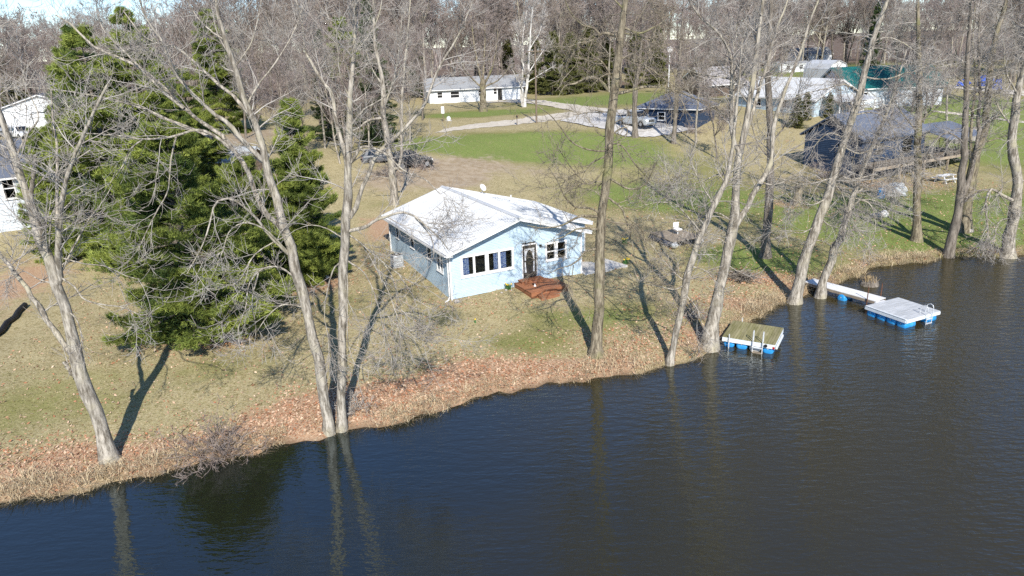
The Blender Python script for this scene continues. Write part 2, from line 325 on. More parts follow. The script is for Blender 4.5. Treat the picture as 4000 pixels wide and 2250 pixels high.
def clip_poly(s0, s1, za, zb, ztop, brk):
    S = sorted(set([s0, s1]+[b for b in brk if s0 < b < s1]+list(np.linspace(s0, s1, 13)))); S = np.array(S)
    Zt = np.minimum(zb, [ztop(x) for x in S]); ok = Zt > za+.004
    if not ok.any(): return None
    i = np.where(ok)[0]; S = S[i[0]:i[-1]+1]; Zt = Zt[i[0]:i[-1]+1]
    # exact ends
    keep = [0]+[k for k in range(1, len(S)-1) if abs((Zt[k]-Zt[k-1])/(S[k]-S[k-1])-(Zt[k+1]-Zt[k])/(S[k+1]-S[k])) > 1e-5]+[len(S)-1]
    return [(S[0], za), (S[-1], za)]+[(S[k], Zt[k]) for k in keep[::-1]]
def siding(parent, wall, L, z0, zmax, ztop, brk, openings, m, pitch=.2, laps=2, name='siding_board', wname='wall', sheath=True, s00=0.0):
    w_mb = MB(); boards = []
    z = z0
    while z < zmax-.02:
        zb = z+pitch; cuts = [(s00, L)]
        for a, b, c0, c1 in openings:
            if c0 < zb-.01 and c1 > z+.01:
                nc = []
                for q0, q1 in cuts:
                    if b <= q0 or a >= q1: nc.append((q0, q1)); continue
                    if a > q0+.01: nc.append((q0, a))
                    if b < q1-.01: nc.append((b, q1))
                cuts = nc
        for q0, q1 in cuts:
            mb = MB(); hh = pitch/laps
            for k in range(laps):
                za = z+k*hh; po = clip_poly(q0, q1, za, za+hh, ztop, brk)
                if po is None: continue
                F = [wall.p(s_, zz, .036 if abs(zz-za) < 1e-6 else .008) for s_, zz in po]; B = [wall.p(s_, zz, -.01) for s_, zz in po]
                n = len(po); mb.add(F+B, [tuple(range(n)), tuple(range(2*n-1, n-1, -1))]+[(i, n+i, n+(i+1) % n, (i+1) % n) for i in range(n)])
            if mb.v: boards.append(mb)
            po = clip_poly(q0, q1, z, zb, ztop, brk)
            if sheath and po is not None:
                A = [wall.p(s_, zz, -.012) for s_, zz in po]; B = [wall.p(s_, zz, -.10) for s_, zz in po]; n = len(po)
                w_mb.add(A+B, [tuple(range(n)), tuple(range(2*n-1, n-1, -1))]+[(i, n+i, n+(i+1) % n, (i+1) % n) for i in range(n)])
        z = zb
    wo = w_mb.build(wname, m, parent)
    for b in boards: b.build(name, m, wo)
    return wo
def window(parent, wall, s0, s1, z0, z1, fw=.09, vs=(), hs=(), mull=.07, curtains=(), m=None, out=.06, name='window', dark=True):
    m = m or MT['trim']; mb = MB()
    wall.box(mb, s0-fw, s1+fw, z0-fw, z0, -.08, out); wall.box(mb, s0-fw, s1+fw, z1, z1+fw, -.08, out)
    wall.box(mb, s0-fw, s0, z0, z1, -.08, out-.002); wall.box(mb, s1, s1+fw, z0, z1, -.08, out-.002)
    wall.box(mb, s0-fw-.03, s1+fw+.03, z0-fw-.04, z0-fw, -.02, out+.04)
    ss = [s0]+[q for q, _ in vs]+[s1]
    for q, ww in vs: wall.box(mb, q-ww/2, q+ww/2, z0, z1, -.06, out-.01)
    for q in hs: wall.box(mb, s0, s1, q-mull/2, q+mull/2, -.055, out-.015)
    f = mb.build(name, m, parent)
    half = [0]+[ww/2 for _, ww in vs]+[0]; zz = [z0]+list(hs)+[z1]
    for i in range(len(ss)-1):
        for j in range(len(zz)-1):
            g = MB(); wall.box(g, ss[i]+half[i]+.002, ss[i+1]-half[i+1]-.002, zz[j]+(mull/2 if j else 0)+.002, zz[j+1]-(mull/2 if j < len(zz)-2 else 0)-.002, -.035, -.025); g.build('pane', MT['glass'], f)
    for a, b in curtains:
        g = MB(); n = 12
        for k in range(n):
            q0 = a+(b-a)*k/n; q1 = a+(b-a)*(k+1)/n; o0 = -.075+.025*math.sin(k*1.9); o1 = -.075+.025*math.sin((k+1)*1.9)
            g.add([wall.p(q0, z0-.03, o0), wall.p(q1, z0-.03, o1), wall.p(q1, z1+.02, o1), wall.p(q0, z1+.02, o0)], [(0, 1, 2, 3)])
        g.build('curtain', MT['curtain'], f)
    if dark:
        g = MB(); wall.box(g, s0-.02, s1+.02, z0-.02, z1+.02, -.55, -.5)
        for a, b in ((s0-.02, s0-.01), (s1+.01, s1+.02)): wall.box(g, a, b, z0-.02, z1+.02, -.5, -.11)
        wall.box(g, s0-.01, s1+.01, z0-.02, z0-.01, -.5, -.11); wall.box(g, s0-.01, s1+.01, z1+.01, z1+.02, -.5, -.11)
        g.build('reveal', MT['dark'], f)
    return f
def slope(parent, A, B, C, D, m, pw=.93, rib=.23, th=.07, ribs=True, name='roof_panel', rh=.03):
    """Roof slope: eave from A to B, ridge from D to C (A-D and B-C are the rakes). Panels run eave to ridge."""
    A, B, C, D = [np.array(q, float) for q in (A, B, C, D)]; L = np.linalg.norm(B-A); n = max(1, int(round(L/pw)))
    nr = np.cross(B-A, D-A); nr /= np.linalg.norm(nr)
    if nr[2] < 0: nr = -nr
    dv = (B-A)/L
    for i in range(n):
        t0, t1 = i/n, (i+1)/n; a, b = A+(B-A)*t0, A+(B-A)*t1; d, c = D+(C-D)*t0, D+(C-D)*t1
        a = a+dv*.004; d = d+dv*.004
        mb = MB().hexa([a-nr*th, b-nr*th, c-nr*th, d-nr*th, a, b, c, d])
        if ribs:
            k = max(1, int(round(np.linalg.norm(b-a)/rib)))
            for j in range(k):
                q = (j+.0)/k; e0 = a+(b-a)*q; e1 = d+(c-d)*q; w_ = dv*.022
                mb.hexa([e0, e0+w_*2, e1+w_*2, e1, e0+w_*.5+nr*rh, e0+w_*1.5+nr*rh, e1+w_*1.5+nr*rh, e1+w_*.5+nr*rh])
        mb.build(name, m, parent)
# ------------------------------------------------------------------ the light blue lake house
HX, HY, TH = -3.745, 41.348, .471
W_, D_, UR, ZE, ZR, O1, O2 = 9.48, 11.37, 4.61, 4.23, 5.79, .40, .62
EX, VF, ZQ, ZB = 2.74, 3.35, 3.60, 1.0
sl_l = (ZR-ZE)/(UR+O1); sl_r = (ZR-4.17)/(W_+O1-UR); sl_q = (ZR-ZQ)/(W_+EX+O1-UR)
house = thing('lake_house', 'light blue sided cottage with white metal gable roof facing the lake', 'house', (HX, HY, 0), TH)
def ztop_front(u): return (ZR-sl_l*(UR-u) if u < UR else ZR-sl_r*(u-UR))-.12
fr = Wall((0, 0), (1, 0), (0, -1)); lf = Wall((0, D_), (0, -1), (-1, 0)); rt = Wall((W_, 0), (0, 1), (1, 0))
W1 = (.84, 4.24, 2.56, 3.68); DR = (5.03, 6.03, 1.62, 3.80); W2 = (6.82, 8.22, 2.58, 3.60)
siding(house, fr, W_, ZB+.16, ZR, ztop_front, [UR], [W1, DR, W2], MT['siding_blue'])
LZ = lambda s: ZE+sl_l*O1-.12
V = lambda v: D_-v
LW = [(V(2.0), V(1.1), 2.62, 3.62), (V(6.9), V(6.2), 3.0, 3.8), (V(3.7), V(3.0), 3.0, 3.8), (V(9.9), V(9.4), 3.0, 3.95)]
siding(house, lf, D_, ZB+.16, 5, LZ, [], LW, MT['siding_blue'])
siding(house, rt, VF+.3, ZB+.16, 5, lambda s: ZR-sl_r*(W_-UR)-.12, [], [], MT['siding_blue'])
wing = Wall((W_, VF+.45), (1, 0), (0, -1))
siding(house, wing, EX, ZB+.16, 5, lambda s: ZR-sl_q*(W_+s-UR)-.12, [], [], MT['siding_blue'])
upw = Wall((UR, VF+.45), (1, 0), (0, -1))
def _up(s): return ZR-sl_q*s-.12
mb = MB()
mb.prism([(UR+.3, VF+.5, ZR-sl_r*.3-.05), (W_+.1, VF+.5, ZR-sl_r*(W_+.1-UR)-.05), (W_+.1, VF+.5, _up(W_+.1-UR)), (UR+.3, VF+.5, _up(.3))], (0, 0, 0), (0, .1, 0))
mb.build('upper_wall', MT['siding_blue'], house)
wr = Wall((W_+EX, VF+.45), (0, 1), (1, 0))
siding(house, wr, D_-VF-.45, ZB+.16, 5, lambda s: ZR-sl_q*(W_+EX-UR)-.12, [], [], MT['siding_blue'])
bk = Wall((W_+EX, D_), (-1, 0), (0, 1))
mb = MB().prism([(0, D_-.05, ZB), (W_+EX, D_-.05, ZB), (W_+EX, D_-.05, ZR-sl_q*(W_+EX-UR)-.14), (UR, D_-.05, ZR-.14), (0, D_-.05, LZ(0))], (0, 0, 0), (0, .05, 0)); mb.build('back_wall', MT['siding_blue'], house)
mb = MB(); mb.box(.03, W_-.03, .03, VF+.5, ZB-.6, ZB+.16); mb.box(.03, W_+EX-.03, VF+.5, D_-.02, ZB-.6, ZB+.16); mb.build('foundation', MT['foundation'], house)
mb = MB()
for x, y in ((0, 0), (W_, 0), (0, D_), (W_+EX, VF+.45)):
    zt = LZ(0) if x == 0 else ZR-sl_r*(W_-UR)-.14 if x == W_ else ZR-sl_q*(W_+EX-UR)-.14
    mb = MB().box(x-.045, x+.045, y-.045, y+.045, ZB+.1, zt); mb.build('corner_trim', MT['trim'], house)
roof = MB(); 
# fascia and rake boards are the roof part itself
def rake(mb, u0, z0, u1, z1, v, h=.2, dv=.03):
    mb.hexa([(u0, v, z0-h), (u1, v, z1-h), (u1, v+dv, z1-h), (u0, v+dv, z0-h), (u0, v, z0), (u1, v, z1), (u1, v+dv, z1), (u0, v+dv, z0)])
rake(roof, -O1, ZE+.01, UR, ZR+.01, -O2-.03); rake(roof, UR+.002, ZR+.01, W_+O1, 4.18, -O2-.03)
rake(roof, -O1, ZE+.01, UR, ZR+.01, D_+O2); rake(roof, UR+.8, ZR-sl_q*.8+.01, W_+EX+O1, ZQ+.01, VF-.03, .22)
roof.box(-O1-.03, -O1, -O2, D_+O2, ZE-.2, ZE+.005); roof.box(W_+O1, W_+O1+.03, -O2, VF, 3.98, 4.17); roof.box(W_+EX+O1, W_+EX+O1+.03, VF, D_+O2, ZQ-.2, ZQ)
roof.box(-O1, 0, -O2, D_+O2, ZE-.2, ZE-.17)
ro = roof.build('roof', MT['trim'], house)
slope(ro, (-O1-.06, -O2-.06, ZE-.012), (-O1-.06, D_+O2, ZE-.012), (UR, D_+O2, ZR+.03), (UR, -O2-.06, ZR+.03), MT['roof_white'])
slope(ro, (W_+O1+.05, -O2-.06, 4.165), (W_+O1+.05, VF+.6, 4.165), (UR, VF+.6, ZR+.03), (UR, -O2-.06, ZR+.03), MT['roof_white'])
slope(ro, (W_+EX+O1+.05, VF-.04, ZQ+.02), (W_+EX+O1+.05, D_+O2, ZQ+.02), (UR, D_+O2, ZR+.05), (UR, VF-.04, ZR+.05), MT['roof_white'])
mb = MB(); y0 = -O2-.08
for a, b in ((-.17, 0), (0, .17)):
    s1 = sl_l if a < 0 else -sl_r
    mb.hexa([(UR+a, y0, ZR+.045-abs(a)*.31), (UR+b, y0, ZR+.045-abs(b)*.31), (UR+b, D_+O2+.02, ZR+.045-abs(b)*.31), (UR+a, D_+O2+.02, ZR+.045-abs(a)*.31),
             (UR+a, y0, ZR+.09-abs(a)*.31), (UR+b, y0, ZR+.09-abs(b)*.31), (UR+b, D_+O2+.02, ZR+.09-abs(b)*.31), (UR+a, D_+O2+.02, ZR+.09-abs(a)*.31)])
mb.build('ridge_cap', MT['roof_white'], ro)
mb = MB(); mb.box(-O1-.15, -O1-.035, -O2, D_+O2, ZE-.14, ZE-.125); mb.box(-O1-.16, -O1-.15, -O2, D_+O2, ZE-.14, ZE-.03); mb.build('gutter', MT['trim'], house)
for x, y, zt in ((-.10, .10, ZE-.2), (-.10, D_-.1, ZE-.2), (W_+.10, .12, 3.98)):
    sx = -1 if x < 0 else 1
    MB().tube([(x, y, zt), (x, y, ZB+.3), (x+sx*.12, y-.1, ZB+.14), (x+sx*.4, y-.22, ZB+.10)], .045, 6).build('downspout', MT['trim'], house)
window(house, fr, *W1, fw=.14, vs=((1.62, .13), (2.50, .24), (3.36, .13)), curtains=((.86, 1.32), (3.0, 3.3), (3.44, 3.9)))
window(house, fr, *W2, fw=.11, vs=((7.52, .24),), hs=(3.09,), mull=.06)
for k, q in enumerate(LW): window(house, lf, *q, fw=.07, hs=(), vs=(((q[0]+q[1])/2, .05),) if k == 0 else ())
# front door
mb = MB(); fr.box(mb, DR[0]-.03, DR[1]+.03, DR[3]-.02, DR[3]+.05, -.1, .06)
for a, b in ((DR[0]-.06, DR[0]), (DR[1], DR[1]+.06)): fr.box(mb, a, b, DR[2], DR[3]+.05, -.1, .062)
door_frame = mb.build('door_frame', MT['trim'], house)
MT['door'] = mat('dark_bronze_door', (.045, .042, .038), (.06, .055, .05), 3, .4)
mb = MB(); d0, d1, e0, e1 = DR[0]+.005, DR[1]-.005, DR[2]+.02, DR[3]-.03
cx, cz, ra, rb = (d0+d1)/2, e0+1.18, .24, .62; K = 28
ring = [(cx+ra*math.cos(2*math.pi*k/K), cz+rb*math.sin(2*math.pi*k/K)) for k in range(K)]
def to_rect(a):
    c, s = math.cos(a), math.sin(a); hw, hh0, hh1 = (d1-d0)/2, cz-e0, e1-cz
    k = min(hw/abs(c) if abs(c) > 1e-6 else 1e9, (hh1 if s > 0 else hh0)/abs(s) if abs(s) > 1e-6 else 1e9); return (cx+c*k, cz+s*k)
rect = [to_rect(2*math.pi*k/K) for k in range(K)]
for k in range(K):
    q = [ring[k], ring[(k+1) % K], rect[(k+1) % K], rect[k]]
    A = [fr.p(a, b, .02) for a, b in q]; mb.add(A, [(0, 1, 2, 3)])
    mb.add([fr.p(*ring[k], .02), fr.p(*ring[(k+1) % K], .02), fr.p(*ring[(k+1) % K], -.04), fr.p(*ring[k], -.04)], [(0, 1, 2, 3)])
for z in (e0, e1):
    c = [fr.p(d0, z, .02), fr.p(d1, z, .02)]
for cnr in ((d0, e0), (d1, e0), (d0, e1), (d1, e1)):  # fill corners
    near = sorted(rect, key=lambda q: (q[0]-cnr[0])**2+(q[1]-cnr[1])**2)[:2]; mb.add([fr.p(*cnr, .0195), fr.p(*near[0], .0195), fr.p(*near[1], .0195)], [(0, 1, 2)])
fr.box(mb, d0, d1, e0, e1, -.09, -.045)
dr = mb.build('front_door', MT['door'], house)
g = MB(); g.add([fr.p(a, b, -.03) for a, b in ring], [tuple(range(K))]); g.build('oval_pane', MT['glass'], dr)
MT['lace'] = mat('white_door_panel', (.7, .72, .74), (.6, .62, .65), 20, .8)
for sx in (-1, 1):
    g = MB(); top = [(cx+sx*.31, e1-.28), (cx+sx*.31, cz+.05), (cx+sx*.25, cz-.1)]
    a = [(cx+sx*.36, e1-.22), (cx+sx*.36, cz-.05), (cx+sx*.27, cz-.05)]+[(cx+sx*(ra+.02)*math.cos(q), cz+(rb+.02)*math.sin(q)) for q in np.linspace(0.1, math.pi/2, 8)]+[(cx, e1-.22)]
    n = len(a); g.add([fr.p(x, z, .024) for x, z in a], [tuple(range(n))]); g.build('door_inlay', MT['lace'], dr)
    g = MB(); g.add([fr.p(x, z, .024) for x, z in ((cx+sx*.29, cz-.15), (cx+sx*.36, cz-.15), (cx+sx*.37, cz-.85), (cx+sx*.24, cz-.85))], [(0, 1, 2, 3)]); g.build('tassel', MT['lace'], dr)
MB().tube([fr.p(d1-.07, e0+.98, .03), fr.p(d1-.07, e0+.98, .1)], .025, 8).build('door_handle', MT['black'], dr)
lamp = MB().tube([fr.p(6.32, 3.62, .03), fr.p(6.32, 3.66, .12), fr.p(6.32, 3.58, .17)], [.05, .06, .09], 8); lamp.tube([fr.p(6.26, 3.6, .02), fr.p(6.38, 3.6, .02)], .07, 8)
lamp.build('wall_lamp', MT['black'], house)
def on_roof(u, v): return (u, v, (ZR-sl_q*(u-UR))+.05)
u, v, z = on_roof(7.6, 11.2); mb = MB().tube([(u, v, z-.05), (u, v, z+.35)], .03, 6)
ds = MB(); K = 12; R_ = .3; vs_ = []; 
cen = np.array((u, v-.08, z+.45)); ax = np.array((.35, -.75, .55)); ax /= np.linalg.norm(ax); e_ = np.cross(ax, (0, 0, 1)); e_ /= np.linalg.norm(e_); g_ = np.cross(e_, ax)
for rr, dd in ((.02, 0), (.18, .02), (.3, .07)):
    vs_ += [cen+ax*dd+(e_*math.cos(2*math.pi*k/K)+g_*math.sin(2*math.pi*k/K))*rr for k in range(K)]
ds.add(vs_, [(r*K+k, r*K+(k+1) % K, (r+1)*K+(k+1) % K, (r+1)*K+k) for r in range(2) for k in range(K)]+[tuple(range(K))])
sat = mb.build('satellite_dish', MT['trim'], house); ds.build('dish', MT['trim'], sat)
u, v, z = on_roof(8.6, 8.3); MB().tube([(u, v, z-.1), (u, v, z+.5)], .055, 8).build('vent_pipe', MT['trim'], house)
u, v, z = on_roof(9.6, 7.6)
# brown deck
MT['deck'] = mat('red_brown_deck_stain', (.33, .14, .068), (.23, .095, .05), 3, .75, .1, stretch=(.3, 3, 3), per_obj=.3)
dk = thing('entry_deck', 'red brown wooden deck with steps below the front door', 'deck', (HX, HY, 0), TH)
DU0, DU1, DV0, DV1, DZ = 4.32, 7.05, -2.38, -.06, 1.44
n = 17
for i in range(n):
    a = DV0+(DV1-DV0)*i/n; b = DV0+(DV1-DV0)*(i+1)/n-.008
    MB().box(DU0, DU1-(.55 if i >= n-6 else 0)*((i-(n-7))/6), a, b, DZ-.04, DZ).build('deck_board', MT['deck'], dk)
for k in range(2):
    z1 = DZ-.045-k*.25
    MB().box(DU0+.02, DU1-.03, DV0+.03, DV0+.07, z1-.22, z1).build('front_rim', MT['deck'], dk)
    MB().box(DU0+.03, DU0+.07, DV0+.072, DV1, z1-.22, z1).build('side_rim', MT['deck'], dk)
    MB().box(DU1-.07, DU1-.03, DV0+.072, DV1-.8, z1-.22, z1).build('side_rim', MT['deck'], dk)
mb = MB()
for x in (DU0+.12, DU1-.15):
    for y in (DV0+.15, DV1-.9): mb.box(x-.05, x+.05, y-.05, y+.05, .7, DZ-.05)
mb.build('posts', MT['deck'], dk)
for a, b in ((-.62, -.34), (-.335, -.065)): MB().box(4.62, 6.25, a, b, DZ+.12, DZ+.17).build('step_tread', MT['deck'], dk)
MB().box(4.66, 6.21, -.58, -.1, DZ+.002, DZ+.118).build('step_riser', MT['deck'], dk)
for a, b in ((-2.86, -2.63), (-2.62, -2.39)): MB().box(4.75, 6.1, a, b, 1.19, 1.24).build('step_tread', MT['deck'], dk)
MB().box(4.78, 6.07, -2.84, -2.40, .8, 1.188).build('step_riser', MT['deck'], dk)
MT['terra'] = mat('terracotta', (.32, .12, .07), (.25, .09, .05), 6, .8)
pot = thing('deck_ornament', 'small terracotta goblet ornament standing on the brown deck', 'ornament', (0, 0, 0)); pot.parent = None
c0 = np.array([HX, HY])+np.array([math.cos(TH), math.sin(TH)])*5.15+np.array([-math.sin(TH), math.cos(TH)])*-1.35; pot.location = (c0[0], c0[1], DZ)
MB().tube([(0, 0, 0), (0, 0, .03), (0, 0, .05), (0, 0, .18)], [.09, .09, .03, .03], 10).build('foot', MT['trim'], pot, True)
MB().tube([(0, 0, .18), (0, 0, .24), (0, 0, .36)], [.04, .11, .14], 10).build('bowl', MT['terra'], pot, True)
def hw(u, v, z=None):
    q = np.array([HX, HY])+np.array([math.cos(TH), math.sin(TH)])*u+np.array([-math.sin(TH), math.cos(TH)])*v
    return (q[0], q[1], tz1(*q) if z is None else z)
pt = MB(); pt.hexa([(W_+.02, -.5, .95), (W_+3.6, -.35, .95), (W_+EX+.1, 3.2, .95), (W_+.02, 3.75, .95), (W_+.02, -.5, 1.2), (W_+3.6, -.35, 1.2), (W_+EX+.1, 3.75, 1.24), (W_+.02, 3.75, 1.24)])
po = pt.build('patio', MT['concrete'], None, loc=(HX, HY, 0), rz=TH); tag(po, 'concrete patio slab beside the blue house', None, None, 'structure')
# air conditioner
q = hit(1552, 1040); ac = thing('air_conditioner', 'pale grey round cornered air conditioner unit beside the blue house wall', 'air conditioner', (q[0], q[1], q[2]), TH)
MT['ac'] = mat('pale_grey_metal', (.52, .54, .55), (.46, .48, .5), 4, .5)
MB().box(-.42, .42, -.42, .42, 0, .06).build('pad', MT['concrete'], ac)
MB().box(-.36, .36, -.36, .36, .06, .86).build('cabinet', MT['ac'], ac, bevel=.08)
mb = MB()
for k in range(12): mb.box(-.372, .372, -.372, .372, .12+k*.058, .14+k*.058)
mb.build('louvers', MT['ac'], ac, bevel=.06)
mb = MB().tube([(0, 0, .862), (0, 0, .885)], .31, 20); mb.build('fan_grille', MT['black'], ac)
MB().tube([(0, 0, .885), (0, 0, .93)], .1, 10).build('fan_hub', MT['ac'], ac)
# stones, daffodils, downspout splash
def stone(px, py, r, label, z=None, seed=1):
    q = hit(px, py); s_ = mpp(q)*r
    o = MB().blob((0, 0, s_*.3), (s_, s_*.8, s_*.6), seed, 9, 6, .14).build('stone', MT['stone'], None, True, loc=(q[0], q[1], q[2]), rz=seed)
    return tag(o, label, 'stone')
stone(1785, 1182, 14, 'pale boulder at the near corner of the blue house')
for k, (x, y, r, l) in enumerate([(1960, 1145, 6, 'leftmost small white stone beside the daffodil clump'), (1977, 1135, 7, 'middle white stone touching the daffodil clump'), (1998, 1135, 5, 'small white stone between daffodils and brown deck')]): stone(x, y, r, l, seed=k+3)
for k, (x, y, r, l) in enumerate([(745, 1325, 12, 'brown stone heaped left at the big pine base'), (765, 1318, 13, 'grey round stone in front of the big pine trunk'), (752, 1300, 10, 'tan stone topping the heap at the pine base'), (785, 1308, 10, 'pinkish stone right of the pine base heap'), (1220, 1108, 7, 'grey stone left below the second pine'), (1253, 1113, 7, 'grey stone right below the second pine'), (3784, 905, 16, 'large reddish stone at the foot of the far right twin tree')]): stone(x, y, r, l, seed=k+11)
MT['leaf_green'] = mat('daffodil_green', (.04, .12, .03), (.06, .16, .05), 8, .6)
MT['yellow'] = mat('daffodil_yellow', (.8, .6, .05), (.75, .5, .04), 8, .6)
def blades(mb, n, r, h, w_, rn, lean=.5, base=(0, 0, 0)):
    for k in range(n):
        a = rn.uniform(0, 6.28); d = rn.uniform(0, r); b = np.array([d*math.cos(a)+base[0], d*math.sin(a)+base[1], base[2]]); a2 = rn.uniform(0, 6.28); L = h*rn.uniform(.6, 1.1)
        tip = b+np.array([math.cos(a2)*L*lean*rn.uniform(.2, 1), math.sin(a2)*L*lean*rn.uniform(.2, 1), L]); s_ = np.array([-math.sin(a2), math.cos(a2), 0])*w_
        md = (b+tip)/2+np.array([0, 0, L*.12]); mb.add([b-s_, b+s_, md+s_*.8, md-s_*.8, tip], [(0, 1, 2, 3), (3, 2, 4)])
rn = random.Random(3)
for x, y, l in ((1985, 1130, 'daffodil clump with dark green leaves by the blue house wall'), (2445, 1030, 'green daffodil clump at the patio corner'), (2440, 950, 'green daffodil clump behind the oak trunk'), (1857, 1262, 'single yellow daffodil on the lawn before the house')):
    q = hit(x, y); dfl = thing('daffodil_clump', l, 'flowers', q); big = 0 if x == 1857 else 1
    mb = MB(); blades(mb, 70 if big else 8, .22 if big else .05, .42 if big else .25, .016, rn); mb.build('leaves', MT['leaf_green'], dfl)
    mb = MB()
    for k in range(7 if big else 2): mb.blob((rn.uniform(-.25, .25)*big, rn.uniform(-.25, .1)*big, rn.uniform(.3, .42) if big else .24), (.05, .05, .04), k, 6, 4)
    mb.build('blooms', MT['yellow'], dfl)
# ------------------------------------------------------------------ other buildings
def simple_house(name, label, org, rz, W, D, h, rise, wm, rm, ridge='v', ov=.4, wins=(), boards=False, pitch=.25, below=.5, shing=None, ribs=False, cat='house', pw=1.2, trim=None, doors=()):
    o = thing(name, label, cat, org, rz); z0 = -below; zt = h
    walls = dict(front=Wall((0, 0), (1, 0), (0, -1)), left=Wall((0, D), (0, -1), (-1, 0)), right=Wall((W, 0), (0, 1), (1, 0)), back=Wall((W, D), (-1, 0), (0, 1)))
    L = dict(front=W, back=W, left=D, right=D)
    for k, wl in walls.items():
        gab = (k in ('front', 'back')) == (ridge == 'v') and ridge in 'uv'
        half = L[k]/2; f = (lambda s, half=half: zt+rise*(1-abs(s-half)/half)-.06) if gab else (lambda s: zt)
        op = [q[1:5] for q in wins if q[0] == k]+[q[1:5] for q in doors if q[0] == k]
        if boards and k in ('front', 'left', 'right'):
            siding(o, wl, L[k], z0, zt+rise, f, [half], op, wm, pitch=pitch, laps=1)
        else:
            mb = MB(); z = z0
            n = int(math.ceil((zt+(rise if gab else 0)-z0)/.3))
            for i in range(n):
                po = clip_poly(0, L[k], z0+i*.3, z0+(i+1)*.3, f, [half])
                if po is None: continue
                F_ = [wl.p(s_, zz, .03 if abs(zz-(z0+i*.3)) < 1e-6 else .008) for s_, zz in po]; B_ = [wl.p(s_, zz, -.1) for s_, zz in po]; m_n = len(po)
                mb.add(F_+B_, [tuple(range(m_n)), tuple(range(2*m_n-1, m_n-1, -1))]+[(j, m_n+j, m_n+(j+1) % m_n, (j+1) % m_n) for j in range(m_n)])
            mb.build('wall', wm, o)
    tm = trim or MT['trim']
    for q in wins: window(o, walls[q[0]], *q[1:5], fw=.1, hs=((q[3]+q[4])/2,), out=.09, dark=boards, m=tm)
    if not boards:
        for q in wins:
            mb = MB(); walls[q[0]].box(mb, q[1], q[2], q[3], q[4], .012, .035); mb.build('dark_opening', MT['dark'], o)
    for q in doors:
        mb = MB(); wl = walls[q[0]]; wl.box(mb, q[1], q[2], q[3], q[4], -.05, .05)
        d = mb.build('door', q[5], o)
        for i in range(4):
            g = MB(); zz = q[3]+(q[4]-q[3])*i/4; wl.box(g, q[1]+.06, q[2]-.06, zz+.04, zz+(q[4]-q[3])/4-.04, .05, .075); g.build('door_panel', q[5], d)
        g = MB(); wl.box(g, q[1]-.1, q[2]+.1, q[4], q[4]+.1, -.05, .08); wl.box(g, q[1]-.1, q[1], q[3], q[4], -.05, .078); wl.box(g, q[2], q[2]+.1, q[3], q[4], -.05, .078); g.build('door_trim', q[6] if len(q) > 6 else tm, o)
    rb = MB()
    if ridge == 'v':
        s_ = rise/(W/2); ze = zt-s_*ov; zr = zt+rise
        for y in (-ov-.03, D+ov):
            rake(rb, -ov, ze, W/2, zr, y, .18); rake(rb, W/2+.002, zr, W+ov, ze, y, .18)
        rb.box(-ov-.03, -ov, -ov, D+ov, ze-.18, ze); rb.box(W+ov, W+ov+.03, -ov, D+ov, ze-.18, ze)
        r_ = rb.build('roof', tm, o)
        slope(r_, (-ov-.05, -ov-.05, ze), (-ov-.05, D+ov+.05, ze), (W/2, D+ov+.05, zr+.05), (W/2, -ov-.05, zr+.05), rm, pw, .3, ribs=ribs)
        slope(r_, (W+ov+.05, -ov-.05, ze), (W+ov+.05, D+ov+.05, ze), (W/2, D+ov+.05, zr+.05), (W/2, -ov-.05, zr+.05), rm, pw, .3, ribs=ribs)
    elif ridge == 'u':
        s_ = rise/(D/2); ze = zt-s_*ov; zr = zt+rise
        rb.box(-ov, W+ov, -ov-.03, -ov, ze-.18, ze); rb.box(-ov, W+ov, D+ov, D+ov+.03, ze-.18, ze)
        for x in (-ov-.03, W+ov):
            for ya, za, yb, zb_ in ((-ov, ze, D/2, zr), (D/2+.002, zr, D+ov, ze)):
                rb.hexa([(x, ya, za-.18), (x+.03, ya, za-.18), (x+.03, yb, zb_-.18), (x, yb, zb_-.18), (x, ya, za), (x+.03, ya, za), (x+.03, yb, zb_), (x, yb, zb_)])
        r_ = rb.build('roof', tm, o)
        slope(r_, (-ov-.05, -ov-.05, ze), (W+ov+.05, -ov-.05, ze), (W+ov+.05, D/2, zr+.05), (-ov-.05, D/2, zr+.05), rm, pw, .3, ribs=ribs)
        slope(r_, (-ov-.05, D+ov+.05, ze), (W+ov+.05, D+ov+.05, ze), (W+ov+.05, D/2, zr+.05), (-ov-.05, D/2, zr+.05), rm, pw, .3, ribs=ribs)
    else:  # hip
        ze = zt; zr = zt+rise; e = ov; hd = D/2
        rb.box(-e, W+e, -e-.03, -e, ze-.2, ze); rb.box(-e-.03, -e, -e, D+e, ze-.2, ze); rb.box(W+e, W+e+.03, -e, D+e, ze-.2, ze); rb.box(-e, W+e, D+e, D+e+.03, ze-.2, ze)
        r_ = rb.build('roof', tm, o); a = (-e-.04, -e-.04, ze); b = (W+e+.04, -e-.04, ze); c = (W+e+.04, D+e+.04, ze); d = (-e-.04, D+e+.04, ze); p1 = (hd, hd, zr); p2 = (W-hd, hd, zr)
        for poly in ([a, b, p2, p1], [c, d, p1, p2], [d, a, p1], [b, c, p2]):
            n = len(poly); mb = MB().add([(q[0], q[1], q[2]+.02) for q in poly]+[(q[0], q[1], q[2]-.08) for q in poly], [tuple(range(n)), tuple(range(2*n-1, n-1, -1))]+[(i, n+i, n+(i+1) % n, (i+1) % n) for i in range(n)])
            mb.build('roof_slope', rm, r_)
    return o
NY = math.radians(28); nu = np.array([math.cos(NY), math.sin(NY)]); nv = np.array([-math.sin(NY), math.cos(NY)])
n0 = np.array([35.9, 72.0])+nu*.4+nv*.4; NZ = 1.9
